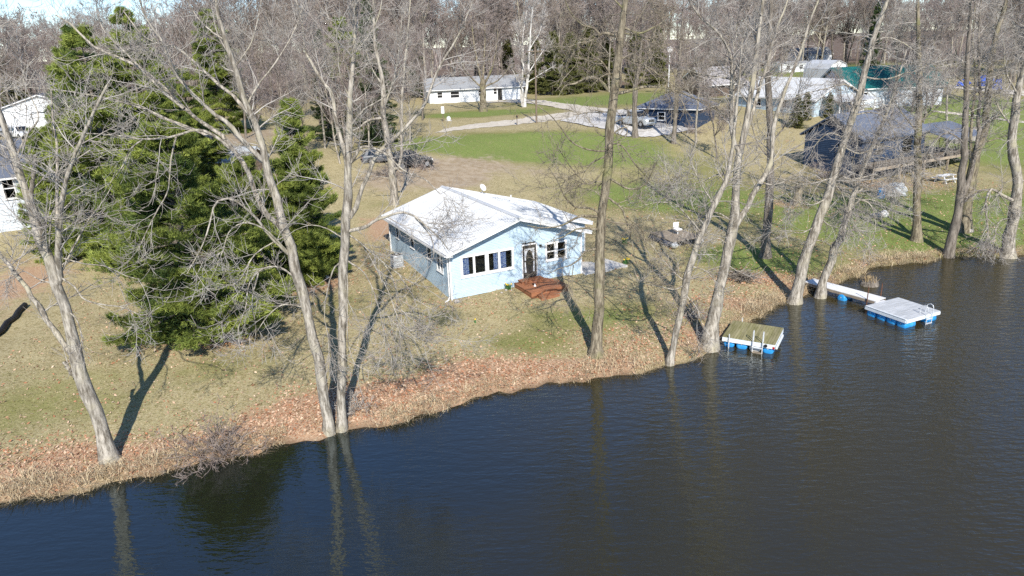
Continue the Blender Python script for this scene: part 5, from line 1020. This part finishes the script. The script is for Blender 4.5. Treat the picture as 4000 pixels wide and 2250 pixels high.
traced('white barked birch clump beside the gravel drive', (2048, 418), [(2048,420,18),(2052,380,14),(2062,300,12),(2068,200,9),(2075,90,6),(2085,0,3)], [(13,3,.1,[(2040,415),(2035,350),(2045,250),(2042,150),(2058,40)]), (11,3,-.1,[(2042,400),(2040,350),(2020,310),(1995,260)]), (8,2,.1,[(2062,290),(2100,230),(2150,160)]), (7,2,.1,[(2050,280),(2030,200),(2020,110)]), (7,2,-.1,[(2064,320),(2110,290),(2160,260)]), (6,2,0,[(2070,190),(2110,120),(2120,40)])], 'bark_birch', 'twig_birch', 'birch', 1.1, .3, rtw=.012)
# ------------------------------------------------------------------ conifers
def tuft_mesh(C, D, rng, nb, ln, wd, spread, tint):
    """C centres (n,3), D directions (n,3): nb blades each, triangles."""
    n = len(C); d = unit(np.repeat(D, nb, 0)+rng.normal(size=(n*nb, 3))*spread); c = np.repeat(C, nb, 0)+rng.normal(size=(n*nb, 3))*ln*.25; l = ln*rng.uniform(.6, 1.25, (n*nb, 1))
    s = unit(np.cross(d, rng.normal(size=(n*nb, 3))))*wd; V_ = np.stack([c-s-d*l*.15, c+s-d*l*.15, c+d*l], 1).reshape(-1, 3)
    F = np.arange(n*nb*3).reshape(-1, 3); tv = np.repeat(np.clip(np.repeat(tint, nb)+rng.normal(0, .12, n*nb), 0, 1), 3); return V_, F, tv
def conifer(h, rad, nbr, seed, kind='pine', base=.12, tpb=60, nb=9, ln=.20, wd=.020, taper=1.0, needle=None, one_sided=None):
    rg = np.random.default_rng(seed)
    if kind == 'pine':   # whorled plates
        wh = np.linspace(base, .97, max(8, nbr//9))+rg.normal(0, .01, max(8, nbr//9)); t = np.clip(rg.choice(wh, nbr)+rg.normal(0, .004, nbr), base, .98)
    else: t = base+(.985-base)*rg.random(nbr)**.85
    prof = (np.clip((1-t)/(1-base), 0, 1)**taper)*.94+.06
    if kind == 'pine': prof *= np.clip(.62+(t-base)*2.2, 0, 1)*rg.uniform(.55, 1.12, nbr)
    else: prof *= rg.uniform(.75, 1.08, nbr)
    L = rad*prof; a = rg.uniform(0, 2*np.pi, nbr); S = 7
    elev = (np.radians(rg.uniform(-4, 12, nbr))+t*.4) if kind == 'pine' else np.radians(rg.uniform(-25, 5, nbr))+t*.6
    d = np.column_stack([np.cos(a)*np.cos(elev), np.sin(a)*np.cos(elev), np.sin(elev)]); P = np.empty((nbr, S, 3)); cur = np.column_stack([np.zeros(nbr), np.zeros(nbr), t*h]); P[:, 0] = cur
    for s in range(1, S):
        f = s/(S-1); d = unit(d+np.array([0, 0, (-.16 if f < .6 else .22) if kind == 'pine' else (-.10 if f < .6 else .2)])+rg.normal(size=d.shape)*.07); cur = cur+d*(L/(S-1))[:, None]; P[:, s] = cur
    R = np.clip(.012+.018*L[:, None]*np.linspace(1, .15, S)[None], .008, .09)
    # foliage along branches, fanned sideways
    n = int(nbr*tpb); idx = rg.choice(nbr, n, p=L**.8/(L**.8).sum()); u = rg.uniform(.22 if kind == 'pine' else .1, 1.0, n)**.75; o = sample(P, idx, u); T = unit(sample(P, idx, np.minimum(u+.1, 1))-sample(P, idx, np.maximum(u-.12, 0)))
    side = unit(np.cross(T, UP)); fan = (1-u)*.55+.12; sg = rg.normal(size=n)*.55; off = side*(sg*fan*L[idx]*.75)[:, None]
    o = o+off+np.column_stack([np.zeros(n), np.zeros(n), -np.abs(sg)*.05*L[idx]+rg.normal(0, .05, n)]); dd = unit(T*.7+side*np.sign(sg)[:, None]*.55+UP*(.55 if kind == 'pine' else .15))
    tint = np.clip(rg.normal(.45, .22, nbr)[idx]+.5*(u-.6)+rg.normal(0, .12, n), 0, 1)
    Vn, Fn, tv = tuft_mesh(o, dd, rg, nb, ln, wd, .55, tint)
    tp = np.array([(0, 0, -.4), (0, 0, 0), (rg.normal(0, .05), 0, h*.3), (rg.normal(0, .1), rg.normal(0, .1), h*.6), (0, 0, h*.98)]); tr4 = np.column_stack([tp, [h*.02+.03, h*.017+.03, h*.013+.02, h*.008+.01, .01]])
    tk = catmull(tr4, 14)[None]; tv_, tf_ = join([tubes(tk[..., :3], tk[..., 3], 9), tubes(P, R, 4)])
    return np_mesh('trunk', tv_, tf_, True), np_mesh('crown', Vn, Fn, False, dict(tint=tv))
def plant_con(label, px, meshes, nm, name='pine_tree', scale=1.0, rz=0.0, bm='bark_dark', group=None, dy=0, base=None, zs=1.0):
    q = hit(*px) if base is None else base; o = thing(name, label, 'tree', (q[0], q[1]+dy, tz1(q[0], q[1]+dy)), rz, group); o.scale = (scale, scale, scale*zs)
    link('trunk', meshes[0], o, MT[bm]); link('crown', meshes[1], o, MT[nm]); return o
pA = conifer(11.5, 6.8, 160, 1, tpb=135, nb=12, base=.06, taper=.65, ln=.25, wd=.021); pB = conifer(14.5, 5.3, 170, 2, tpb=100, nb=11, base=.06, taper=.7, ln=.27, wd=.024); pC = conifer(11.8, 3.7, 230, 3, tpb=62, nb=11, base=.04, taper=.8, ln=.25, wd=.022)
plant_con('broad low white pine with spreading plates nearest the left lawn', (790, 1300), pA, 'needles_pine', rz=.4)
plant_con('narrow bright green pine between twin trees and the blue house', (1215, 1085), pC, 'needles_pine', rz=1.0)
plant_con('tall white pine behind the broad low pine', (500, 1000), pB, 'needles_pine', scale=1.1, rz=.2)
plant_con('white pine left of the tall one, behind the forked shore tree', (330, 940), pA, 'needles_pine', scale=.8, rz=2.2)
plant_con('pine right of the tall white pine, above the tool shed', (700, 930), pB, 'needles_pine', scale=.86, rz=4.0)
plant_con('low spreading pine filling the gap under the twin trees', (1010, 1120), pA, 'needles_pine', scale=.74, rz=2.0)
plant_con('small pine at the left edge of the pine clump', (255, 1010), pC, 'needles_pine', scale=.8, rz=2.6)
plant_con('pine standing behind the tool shed', (620, 740), pB, 'needles_pine', scale=1.1, rz=5.0)
plant_con('pine left of the tool shed', (430, 800), pB, 'needles_pine', scale=1.0, rz=1.4)
plant_con('pine behind the sagging grey limbs above the tool shed', (800, 800), pB, 'needles_pine', scale=.8, rz=.9)
plant_con('pine at the far left behind the grey house', (360, 700), pB, 'needles_pine', scale=.8, rz=3.3)
sA = conifer(15, 3.0, 150, 5, 'spruce', .04, 40, 8, .28, .03, .9); cA = conifer(9.0, 2.3, 150, 6, 'spruce', .02, 45, 8, .26, .035, .55)
plant_con('tall dark spruce behind the forked grey tree', (1480, 560), sA, 'needles_spruce', 'spruce_tree', scale=1.1, rz=.5)
plant_con('white pine behind the second dark spruce', (1370, 500), pB, 'needles_spruce', scale=1.0, rz=.5)
plant_con('white pine left of the sandy patch', (880, 520), pB, 'needles_pine', scale=1.1, rz=1.5)
plant_con('second dark spruce left of the tall one, behind the twin trees', (1290, 545), sA, 'needles_spruce', 'spruce_tree', .85, 2)
plant_con('dark spruce behind the white ranch house roof left end', (1640, 380), sA, 'needles_spruce', 'spruce_tree', .9, 3)
for k, (x, y, s_, l) in enumerate([(2090, 366, 1.25, 'dark cedar nearest the white birch'), (2160, 372, 1.35, 'second dark cedar right of the birch'), (2230, 368, 1.31, 'bushy dark cedar in the middle of the row'), (2300, 360, 1.44, 'tall cedar right of the utility pole'), (2370, 352, 1.25, 'cedar at the right end of the row behind the oak'), (2480, 345, 1.25, 'dark cedar left of the bird house pole'), (2560, 340, 1.38, 'dark cedar touching the bird house pole'), (1985, 330, 1.2, 'dark cedar behind the white ranch house roof')]):
    plant_con(l, (x, y), cA, 'needles_cedar', 'cedar_tree', s_, k*1.1)
plant_con('tall dark conifer beyond the far field at right', (3400, 268), sA, 'needles_cedar', 'spruce_tree', 1.2, 1)
plant_con('dark conifer behind the white garage at far left', (70, 430), cA, 'needles_cedar', 'cedar_tree', 1.3, 1)
plant_con('conifer right of the white garage at far left', (330, 420), sA, 'needles_spruce', 'spruce_tree', .9, 4)
plant_con('rounded evergreen shrub left of the pale blue house', (3105, 500), cA, 'needles_pine', 'evergreen_shrub', .5, 1, zs=.95)
plant_con('small evergreen shrub at the corner of the pale blue house', (3145, 470), cA, 'needles_pine', 'evergreen_shrub', .42, 2)
plant_con('round evergreen shrub under the pale blue gable', (3235, 462), cA, 'needles_pine', 'evergreen_shrub', .38, 3)
plant_con('small evergreen shrub right of the navy garage', (2850, 470), cA, 'needles_pine', 'evergreen_shrub', .3, 3)
# ------------------------------------------------------------------ woodland
def forest_variant(seed, h, n2, rt, mode='full'):
    rg = np.random.default_rng(seed); limbs = []; lean = rg.normal(0, .03, 2); fk = rg.uniform(.22, .4)
    def path(p, d, L, r0, r1, n=6, up=.12):
        P = [np.r_[p, r0]]
        for i in range(n):
            d = unit((d+np.array([0, 0, up])+rg.normal(size=3)*.10)[None])[0]; p = p+d*L/n; P.append(np.r_[p, r0+(r1-r0)*(i+1)/n])
        return np.array(P)
    r = h*.0105; tk = path(np.array([0, 0, -.3]), np.array([lean[0], lean[1], 1.0]), h*.95, r, .02, 8, .15); limbs.append(tk)
    for k in range(rg.integers(7, 11)):
        t = rg.uniform(fk, .82); q = tk[int(t*8)]; a = rg.uniform(0, 6.28); e = rg.uniform(.45, .85)
        limbs.append(path(q[:3], np.array([math.cos(a)*math.sin(e), math.sin(a)*math.sin(e), math.cos(e)]), h*rg.uniform(.28, .48)*(1.2-t*.6), q[3]*.62, .014, 6, .10))
    t_, c_, _ = tree_meshes(limbs, 12, (n2, (1.2, 3.6)), (n2*5, (.7, 1.9)), (n2*11, (.4, 1.1)), rg, 'elm', 6, rtw=rt, tm=[.35]+[.1]*(len(limbs)-1)); return t_, c_
FV = []
for k in range(6):
    t_, c_ = forest_variant(40+k, 19.5, 150, .012); a, b = np_mesh('trunk', *t_, True), np_mesh('crown', *c_, True)
    V2, F2 = join([t_, c_]); mi = np.r_[np.zeros(len(t_[1]), np.int32), np.ones(len(c_[1]), np.int32)]; m2 = np_mesh('woodland_tree', V2, F2, True); m2.materials.append(MT['bark_pale' if k % 3 == 0 else 'bark_dark']); m2.materials.append(MT['twig_tan' if k % 2 else 'twig_red']); m2.polygons.foreach_set('material_index', mi); FV.append((a, b, m2)); TRI[0] += 2*len(F2)
rf = random.Random(11)
def mid_tree(px, py, s_, k, label, bm='bark_dark', tmn='twig_red'):
    q = hit(px, py); o = thing('bare_tree', label, 'tree', q, rf.uniform(0, 6.28)); o.scale = (s_, s_, s_); link('trunk', FV[k % 6][0], o, MT[bm]); link('crown', FV[k % 6][1], o, MT[tmn])
for i, (x, y, s_, l) in enumerate([
    (1270, 580, .7, 'bare tree behind the right side of the narrow pine'), (1350, 560, .75, 'bare tree behind the fork of the upright twin stem'), (1150, 640, .55, 'small bare tree left of the narrow pine top'), (1440, 610, .62, 'bare tree above the grey half hidden car'), (1210, 620, .55, 'small bare tree hugging the narrow pine'), (1280, 470, .8, 'bare tree left of the second dark spruce'), (1020, 400, .9, 'bare tree at the back of the sandy patch'), (1500, 470, .8, 'bare tree right beside the tall dark spruce'),
    (1050, 640, .6, 'bare tree between the tool shed and the narrow pine'), (1330, 640, .62, 'slender bare tree behind the upright twin stem'), (960, 540, .8, 'bare tree beside the sandy patch'), (1120, 560, .72, 'bare tree just behind the top of the narrow pine'), (1390, 450, .85, 'bare tree between the two dark spruces'), (1560, 400, .9, 'bare tree left of the white ranch house'), (700, 470, .85, 'bare tree rising behind the tall pine tops'), (560, 420, .9, 'bare tree behind the leftmost pine tops'), (2250, 300, 1.0, 'bare tree standing behind the middle cedars'), (2540, 280, 1.0, 'bare tree behind the bird house pole'), (3250, 230, 1.0, 'bare tree at the far edge of the field'), (3300, 560, .55, 'small bare tree before the navy gable'), (3560, 600, .6, 'small bare tree before the deck of the navy house'), (3450, 640, .5, 'young bare tree beside the covered heap'),
    (1175, 470, .85, 'bare tree behind the narrow pine, left of the forked trees'), (1250, 500, .8, 'bare tree right behind the narrow pine'), (1100, 430, .9, 'bare tree above the sandy patch behind the pines'), (1420, 520, .85, 'bare tree before the dark spruces'), (1650, 470, .8, 'bare tree at the left end of the gravel lane'), (1600, 560, .7, 'bare tree just above the charcoal off road vehicle'), (1780, 330, .9, 'bare tree behind the white ranch house'),
    (1990, 300, 1.0, 'bare tree behind the ranch house chimney end'), (2720, 560, .75, 'thin reddish tree right of the navy garage'), (2800, 620, .6, 'small reddish tree on the lawn below the brown house'), (2760, 430, .8, 'reddish tree beside the brown house'), (2870, 480, .85, 'reddish tree left of the pale blue house'), (2960, 420, .9, 'bare tree left of the white gambrel shed'), (3050, 380, .9, 'bare tree before the pale blue house roof'), (3480, 420, .85, 'bare tree before the green roof right end'), (3560, 440, .95, 'reddish tree right of the green roofed house'), (3640, 420, .9, 'reddish tree behind the lone grey trunk'), (3700, 470, .85, 'bare tree behind the privacy fence'), (3860, 330, .95, 'bare tree behind the blue tarp heaps'), (3960, 430, .9, 'bare tree on the right lawn near the path'), (3990, 300, 1.0, 'bare tree by the far road at right edge'), (3620, 310, 1.0, 'bare tree at the left end of the far road'), (3530, 330, .9, 'bare tree behind the green roofed house'), (240, 420, .9, 'bare tree behind the white garage, right side'), (420, 470, .9, 'bare tree above the left pines'), (150, 330, 1.0, 'bare tree behind the white garage ridge'), (900, 400, .95, 'bare tree above the tool shed'), (780, 380, .95, 'bare tree left above the tool shed'), (2660, 300, .95, 'bare tree left of the teal trampoline'), (2420, 310, 1.0, 'bare tree behind the cedar row')]):
    mid_tree(x, y, s_, i, l, 'bark_pale' if i % 3 == 0 else 'bark_dark', 'twig_grey' if i % 4 == 0 else 'twig_red')
placed = []
for lo, hi, cnt, y0, y1 in ((-41, -10, 105, 135, 240), (-10, 9, 75, 150, 240), (9, 34, 85, 212, 285), (34, 41, 35, 140, 240)):
    k = 0; tries = 0
    while k < cnt and tries < 4000:
        tries += 1; y = y0+(rf.random()**1.25)*(y1-y0); az = math.radians(rf.uniform(lo, hi)); x = y*math.tan(az)
        if min([math.hypot(x-a, y-b) for a, b in placed] or [9]) < 3.0: continue
        placed.append((x, y)); k += 1
for i, (x, y) in enumerate(placed):
    o = link('woodland_tree', FV[i % 6][2], None, None, (x, y, tz1(x, y)), rf.uniform(0, 6.28)); s_ = rf.uniform(.95, 1.4)*(.88 if x < -.35*y else 1.12); o.scale = (s_, s_, s_*rf.uniform(.95, 1.1)); tag(o, 'bare brown tree of the woods behind the houses', 'tree', 'bare trees of the woods behind the houses')
# far wood, one mass
t_, c_ = forest_variant(90, 20, 8, .05); fv, ff = join([t_, c_]); pv, pf, off = [], [], 0
for i in range(180):
    y = rf.uniform(265, 360); x = rf.uniform(-.95, .95)*y; a = rf.uniform(0, 6.28); s_ = rf.uniform(1.1, 1.6); ca, sa = math.cos(a)*s_, math.sin(a)*s_
    pv.append(np.column_stack([fv[:, 0]*ca-fv[:, 1]*sa+x, fv[:, 0]*sa+fv[:, 1]*ca+y, fv[:, 2]*s_+tz1(x, y)])); pf.append(ff+off); off += len(fv)
fo = link('far_woods', np_mesh('far_woods', np.vstack(pv), np.vstack(pf), False), None, MT['twig_red']); tag(fo, 'far off mass of bare brown woods along the horizon', 'woods', None, 'stuff'); TRI[0] += 2*off
# ------------------------------------------------------------------ shore brush, dry grass, leaves
def bush(label, px, n, h, spread, seed, water=True, tmn='twig_red', name='shore_brush'):
    q = gnd(*px) if water else hit(*px); rg = np.random.default_rng(seed); limbs = []
    for k in range(n):
        a = rg.uniform(0, 6.28); e = rg.uniform(.3, 1.45); p = np.array([rg.normal(0, spread*.25), rg.normal(0, spread*.2), -.05]); d = np.array([math.cos(a)*math.sin(e), math.sin(a)*math.sin(e)*.8, math.cos(e)]); L = h*rg.uniform(.6, 1.3); P = [np.r_[p, .018]]
        for i in range(5): d = unit((d+np.array([0, 0, -.10])+rg.normal(size=3)*.16)[None])[0]; p = p+d*L/5; p[2] = max(p[2], .03); P.append(np.r_[p, .018-.0025*(i+1)])
        limbs.append(np.array(P))
    t_, c_, _ = tree_meshes(limbs, 8, (n*4, (.3, .9)), (n*10, (.2, .5)), (n*16, (.1, .3)), rg, 'oak', 5, rtw=.005, tm=[.1]*n)
    o = thing(name, label, 'brush', q); link('stems', np_mesh('stems', *t_, True), o, MT[tmn]); tag(link('twigs', np_mesh('twigs', *c_, True), o, MT[tmn]), kind='stuff')
bush('bare brush heap screening the cars left of the blue house', (1520, 690), 40, 2.2, 2.6, 15, False, 'twig_tan', 'bare_shrub')
bush('tangled grey brush overhanging the water between the shore trees', (850, 1775), 70, 1.6, 1.9, 5, tmn='twig_brush')
bush('low purple brush on the bank left of the thick forked tree', (2690, 1240), 26, 1.3, 1.2, 6, False); bush('fine twiggy brush at the foot of the twin trees', (1390, 1600), 16, 1.2, .8, 7, False, 'twig_grey')
bush('thin leafless brush at the far right bank', (3860, 985), 14, 1.0, .8, 8, False); bush('red twigged shrub beside the navy garage', (2700, 520), 30, 1.8, 1.5, 9, False, name='bare_shrub'); bush('bare shrub before the deck of the navy house', (3330, 700), 36, 2.2, 2.0, 10, False, 'twig_grey', 'bare_shrub')
bush('bare shrub at the corner of the navy house', (3220, 690), 34, 2.0, 1.6, 12, False, 'twig_red', 'bare_shrub'); bush('twiggy brush beside the charcoal off road vehicle', (1650, 660), 26, 1.6, 1.5, 13, False, 'twig_red', 'bare_shrub')
def scatter_shore(n, dmin, dmax, rg, dens=None):
    X = rg.uniform(-27, 48, n*6); i = np.interp(X, SQ[:, 0], SQ[:, 1]); Y = i+rg.uniform(dmin-1.5, dmax*1.9+1, n*6); P = np.column_stack([X, Y]); d = sdist(P); ok = (d > dmin) & (d < dmax)
    if dens is not None: ok &= rg.random(len(P)) < dens(P, d)
    P = P[ok][:n]; return P, tz(P)
def grass_mesh(P, Z, rg, h, w_, lean):
    n = len(P); a = rg.uniform(0, 6.28, n); L = h*rg.uniform(.5, 1.2, n); le = lean*rg.uniform(.2, 1.2, n); b = np.column_stack([P, Z-.02]); d = np.column_stack([np.cos(a)*le, np.sin(a)*le-.25*le, np.ones(n)]); s = np.column_stack([-np.sin(a), np.cos(a), np.zeros(n)])*w_
    m = b+d*(L*.55)[:, None]; tp = b+np.column_stack([d[:, 0]*1.7, d[:, 1]*1.7, np.full(n, .75)])*L[:, None]
    V_ = np.stack([b-s, b+s, m+s*.8, m-s*.8, tp], 1).reshape(-1, 3); k = np.arange(n)[:, None]*5; F = np.vstack([k+[0, 1, 2], k+[0, 2, 3], k+[3, 2, 4]]); return V_, F
rg = np.random.default_rng(21)
def clump(P, sc=1.1): return .5+.5*np.sin(P[:, 0]*sc+1.3*np.sin(P[:, 1]*.9))*np.sin(P[:, 0]*.37*sc+2+P[:, 1]*.5)
gm_, gt_, gp_ = base_mat('dry_shore_grass', .9, .1); at_ = N(gt_, 'ShaderNodeAttribute', attribute_name='tint'); gt_.links.new(mixc(gt_, at_.outputs['Fac'], (.32, .22, .12), (.62, .52, .35)), gp_.inputs['Base Color'])
P_, Z_ = scatter_shore(20000, -.12, 1.2, rg, lambda P, d: np.clip(clump(P)*1.5-.25+.7*(P[:, 0] < -10)+.6*(P[:, 0] > 13), .05, 1)*np.exp(-np.abs(d-.15)*np.where(P[:, 0] < -10, .9, 1.7))); V_, F_ = grass_mesh(P_, Z_, rg, .26, .009, 1.3)
tag(link('dry_grass', np_mesh('dry_grass', V_, F_, False, dict(tint=np.repeat(rg.random(len(P_)), 5))), None, gm_), 'dry straw coloured grass fringing the whole shoreline', 'grass', None, 'stuff'); TRI[0] += len(F_)
# tall reed clumps in places
cl = [(2960, 1210, 1.0, 420), (3020, 1185, 1.0, 420), (3165, 1130, .9, 260), (3450, 1030, 1.2, 420), (3520, 1020, 1.2, 420), (3600, 1010, 1.2, 360), (3330, 1075, 1.0, 300), (1690, 1595, .9, 260), (1540, 1640, .8, 200), (120, 1900, 1.2, 420), (380, 1880, 1.1, 300), (640, 1800, .9, 200), (2440, 1420, 1.2, 260), (2330, 1440, 1, 200)]
PP = []
for x, y, r, n in cl:
    q = hit(x, y); PP.append(q[:2]+rg.normal(size=(n, 2))*r*.55)
P_ = np.vstack(PP); P_ = P_[sdist(P_) > -.2]; V_, F_ = grass_mesh(P_, np.maximum(tz(P_), -.05), rg, .5, .010, 1.1)
tag(link('reed_grass', np_mesh('reed_grass', V_, F_, False, dict(tint=np.repeat(.3+.7*rg.random(len(P_)), 5))), None, gm_), 'taller bleached reed tufts along the bank', 'grass', None, 'stuff')
# lawn tufts: short dormant grass over the near lawn
gl_, gt_, gp_ = base_mat('lawn_blades', .9, .1); at_ = N(gt_, 'ShaderNodeAttribute', attribute_name='tint'); gr_ = N(gt_, 'ShaderNodeAttribute', attribute_name='green')
gt_.links.new(mixc(gt_, gr_.outputs['Fac'], mixc(gt_, at_.outputs['Fac'], (.25, .19, .09), (.48, .40, .235)), mixc(gt_, at_.outputs['Fac'], (.10, .115, .03), (.23, .235, .075))), gp_.inputs['Base Color'])
P_, Z_ = scatter_shore(90000, .8, 26, rg); gv = field(P_, GB)+.22*clump(P_, .8)+.10; ok = np.ones(len(P_), bool)
lu = (P_-np.array([HX, HY]))@np.array([[math.cos(TH), -math.sin(TH)], [math.sin(TH), math.cos(TH)]]); ok = ~((lu[:, 0] > -.05) & (lu[:, 0] < W_+EX+1) & (lu[:, 1] > -.1) & (lu[:, 1] < D_)) & ~((lu[:, 0] > 4.2) & (lu[:, 0] < 7.2) & (lu[:, 1] > -2.9) & (lu[:, 1] < 0)); P_, Z_, gv = P_[ok], Z_[ok], gv[ok]
V_, F_ = grass_mesh(P_, Z_, rg, .085, .014, 1.0); gsel = (rg.random(len(P_)) < gv*.75).astype(float)
tag(link('lawn_grass', np_mesh('lawn_grass', V_, F_, False, dict(tint=np.repeat(rg.random(len(P_)), 5), green=np.repeat(gsel, 5))), None, gl_), 'short dormant lawn grass of mixed straw and green', 'grass', None, 'stuff'); TRI[0] += len(F_)
# fallen leaves
lm_, gt_, gp_ = base_mat('fallen_oak_leaves', .85, .2); at_ = N(gt_, 'ShaderNodeAttribute', attribute_name='tint'); gt_.links.new(mixc(gt_, at_.outputs['Fac'], (.34, .14, .07), (.60, .46, .33)), gp_.inputs['Base Color'])
P1, Z1 = scatter_shore(30000, .15, 5.5, rg, lambda P, d: np.clip(field(P, LB)*.9*(.4+.6*clump(P, 2.3))+.4*np.exp(-d/.9)*clump(P, 1.7), .02, 1)); P2_, Z2 = scatter_shore(16000, .5, 24, rg, lambda P, d: np.clip(.25+field(P, LB), 0, 1)); P_ = np.vstack([P1, P2_]); Z_ = np.r_[Z1, Z2]; n = len(P_)
c = np.column_stack([P_, Z_+rg.uniform(.01, .05, n)]); a = unit(rg.normal(size=(n, 3))*np.array([1, 1, .35])); b = unit(np.cross(a, UP+rg.normal(size=(n, 3))*.4)); s = rg.uniform(.03, .075, (n, 1))
V_ = np.stack([c-a*s*1.3, c+b*s*.7, c+a*s*1.3, c-b*s*.7], 1).reshape(-1, 3); F_ = np.arange(n*4).reshape(-1, 4)
tag(link('fallen_leaves', np_mesh('fallen_leaves', V_, F_, False, dict(tint=np.repeat(rg.random(n)**1.2, 4))), None, lm_), 'fallen russet leaves carpeting the bank', 'leaves', None, 'stuff'); TRI[0] += 2*n
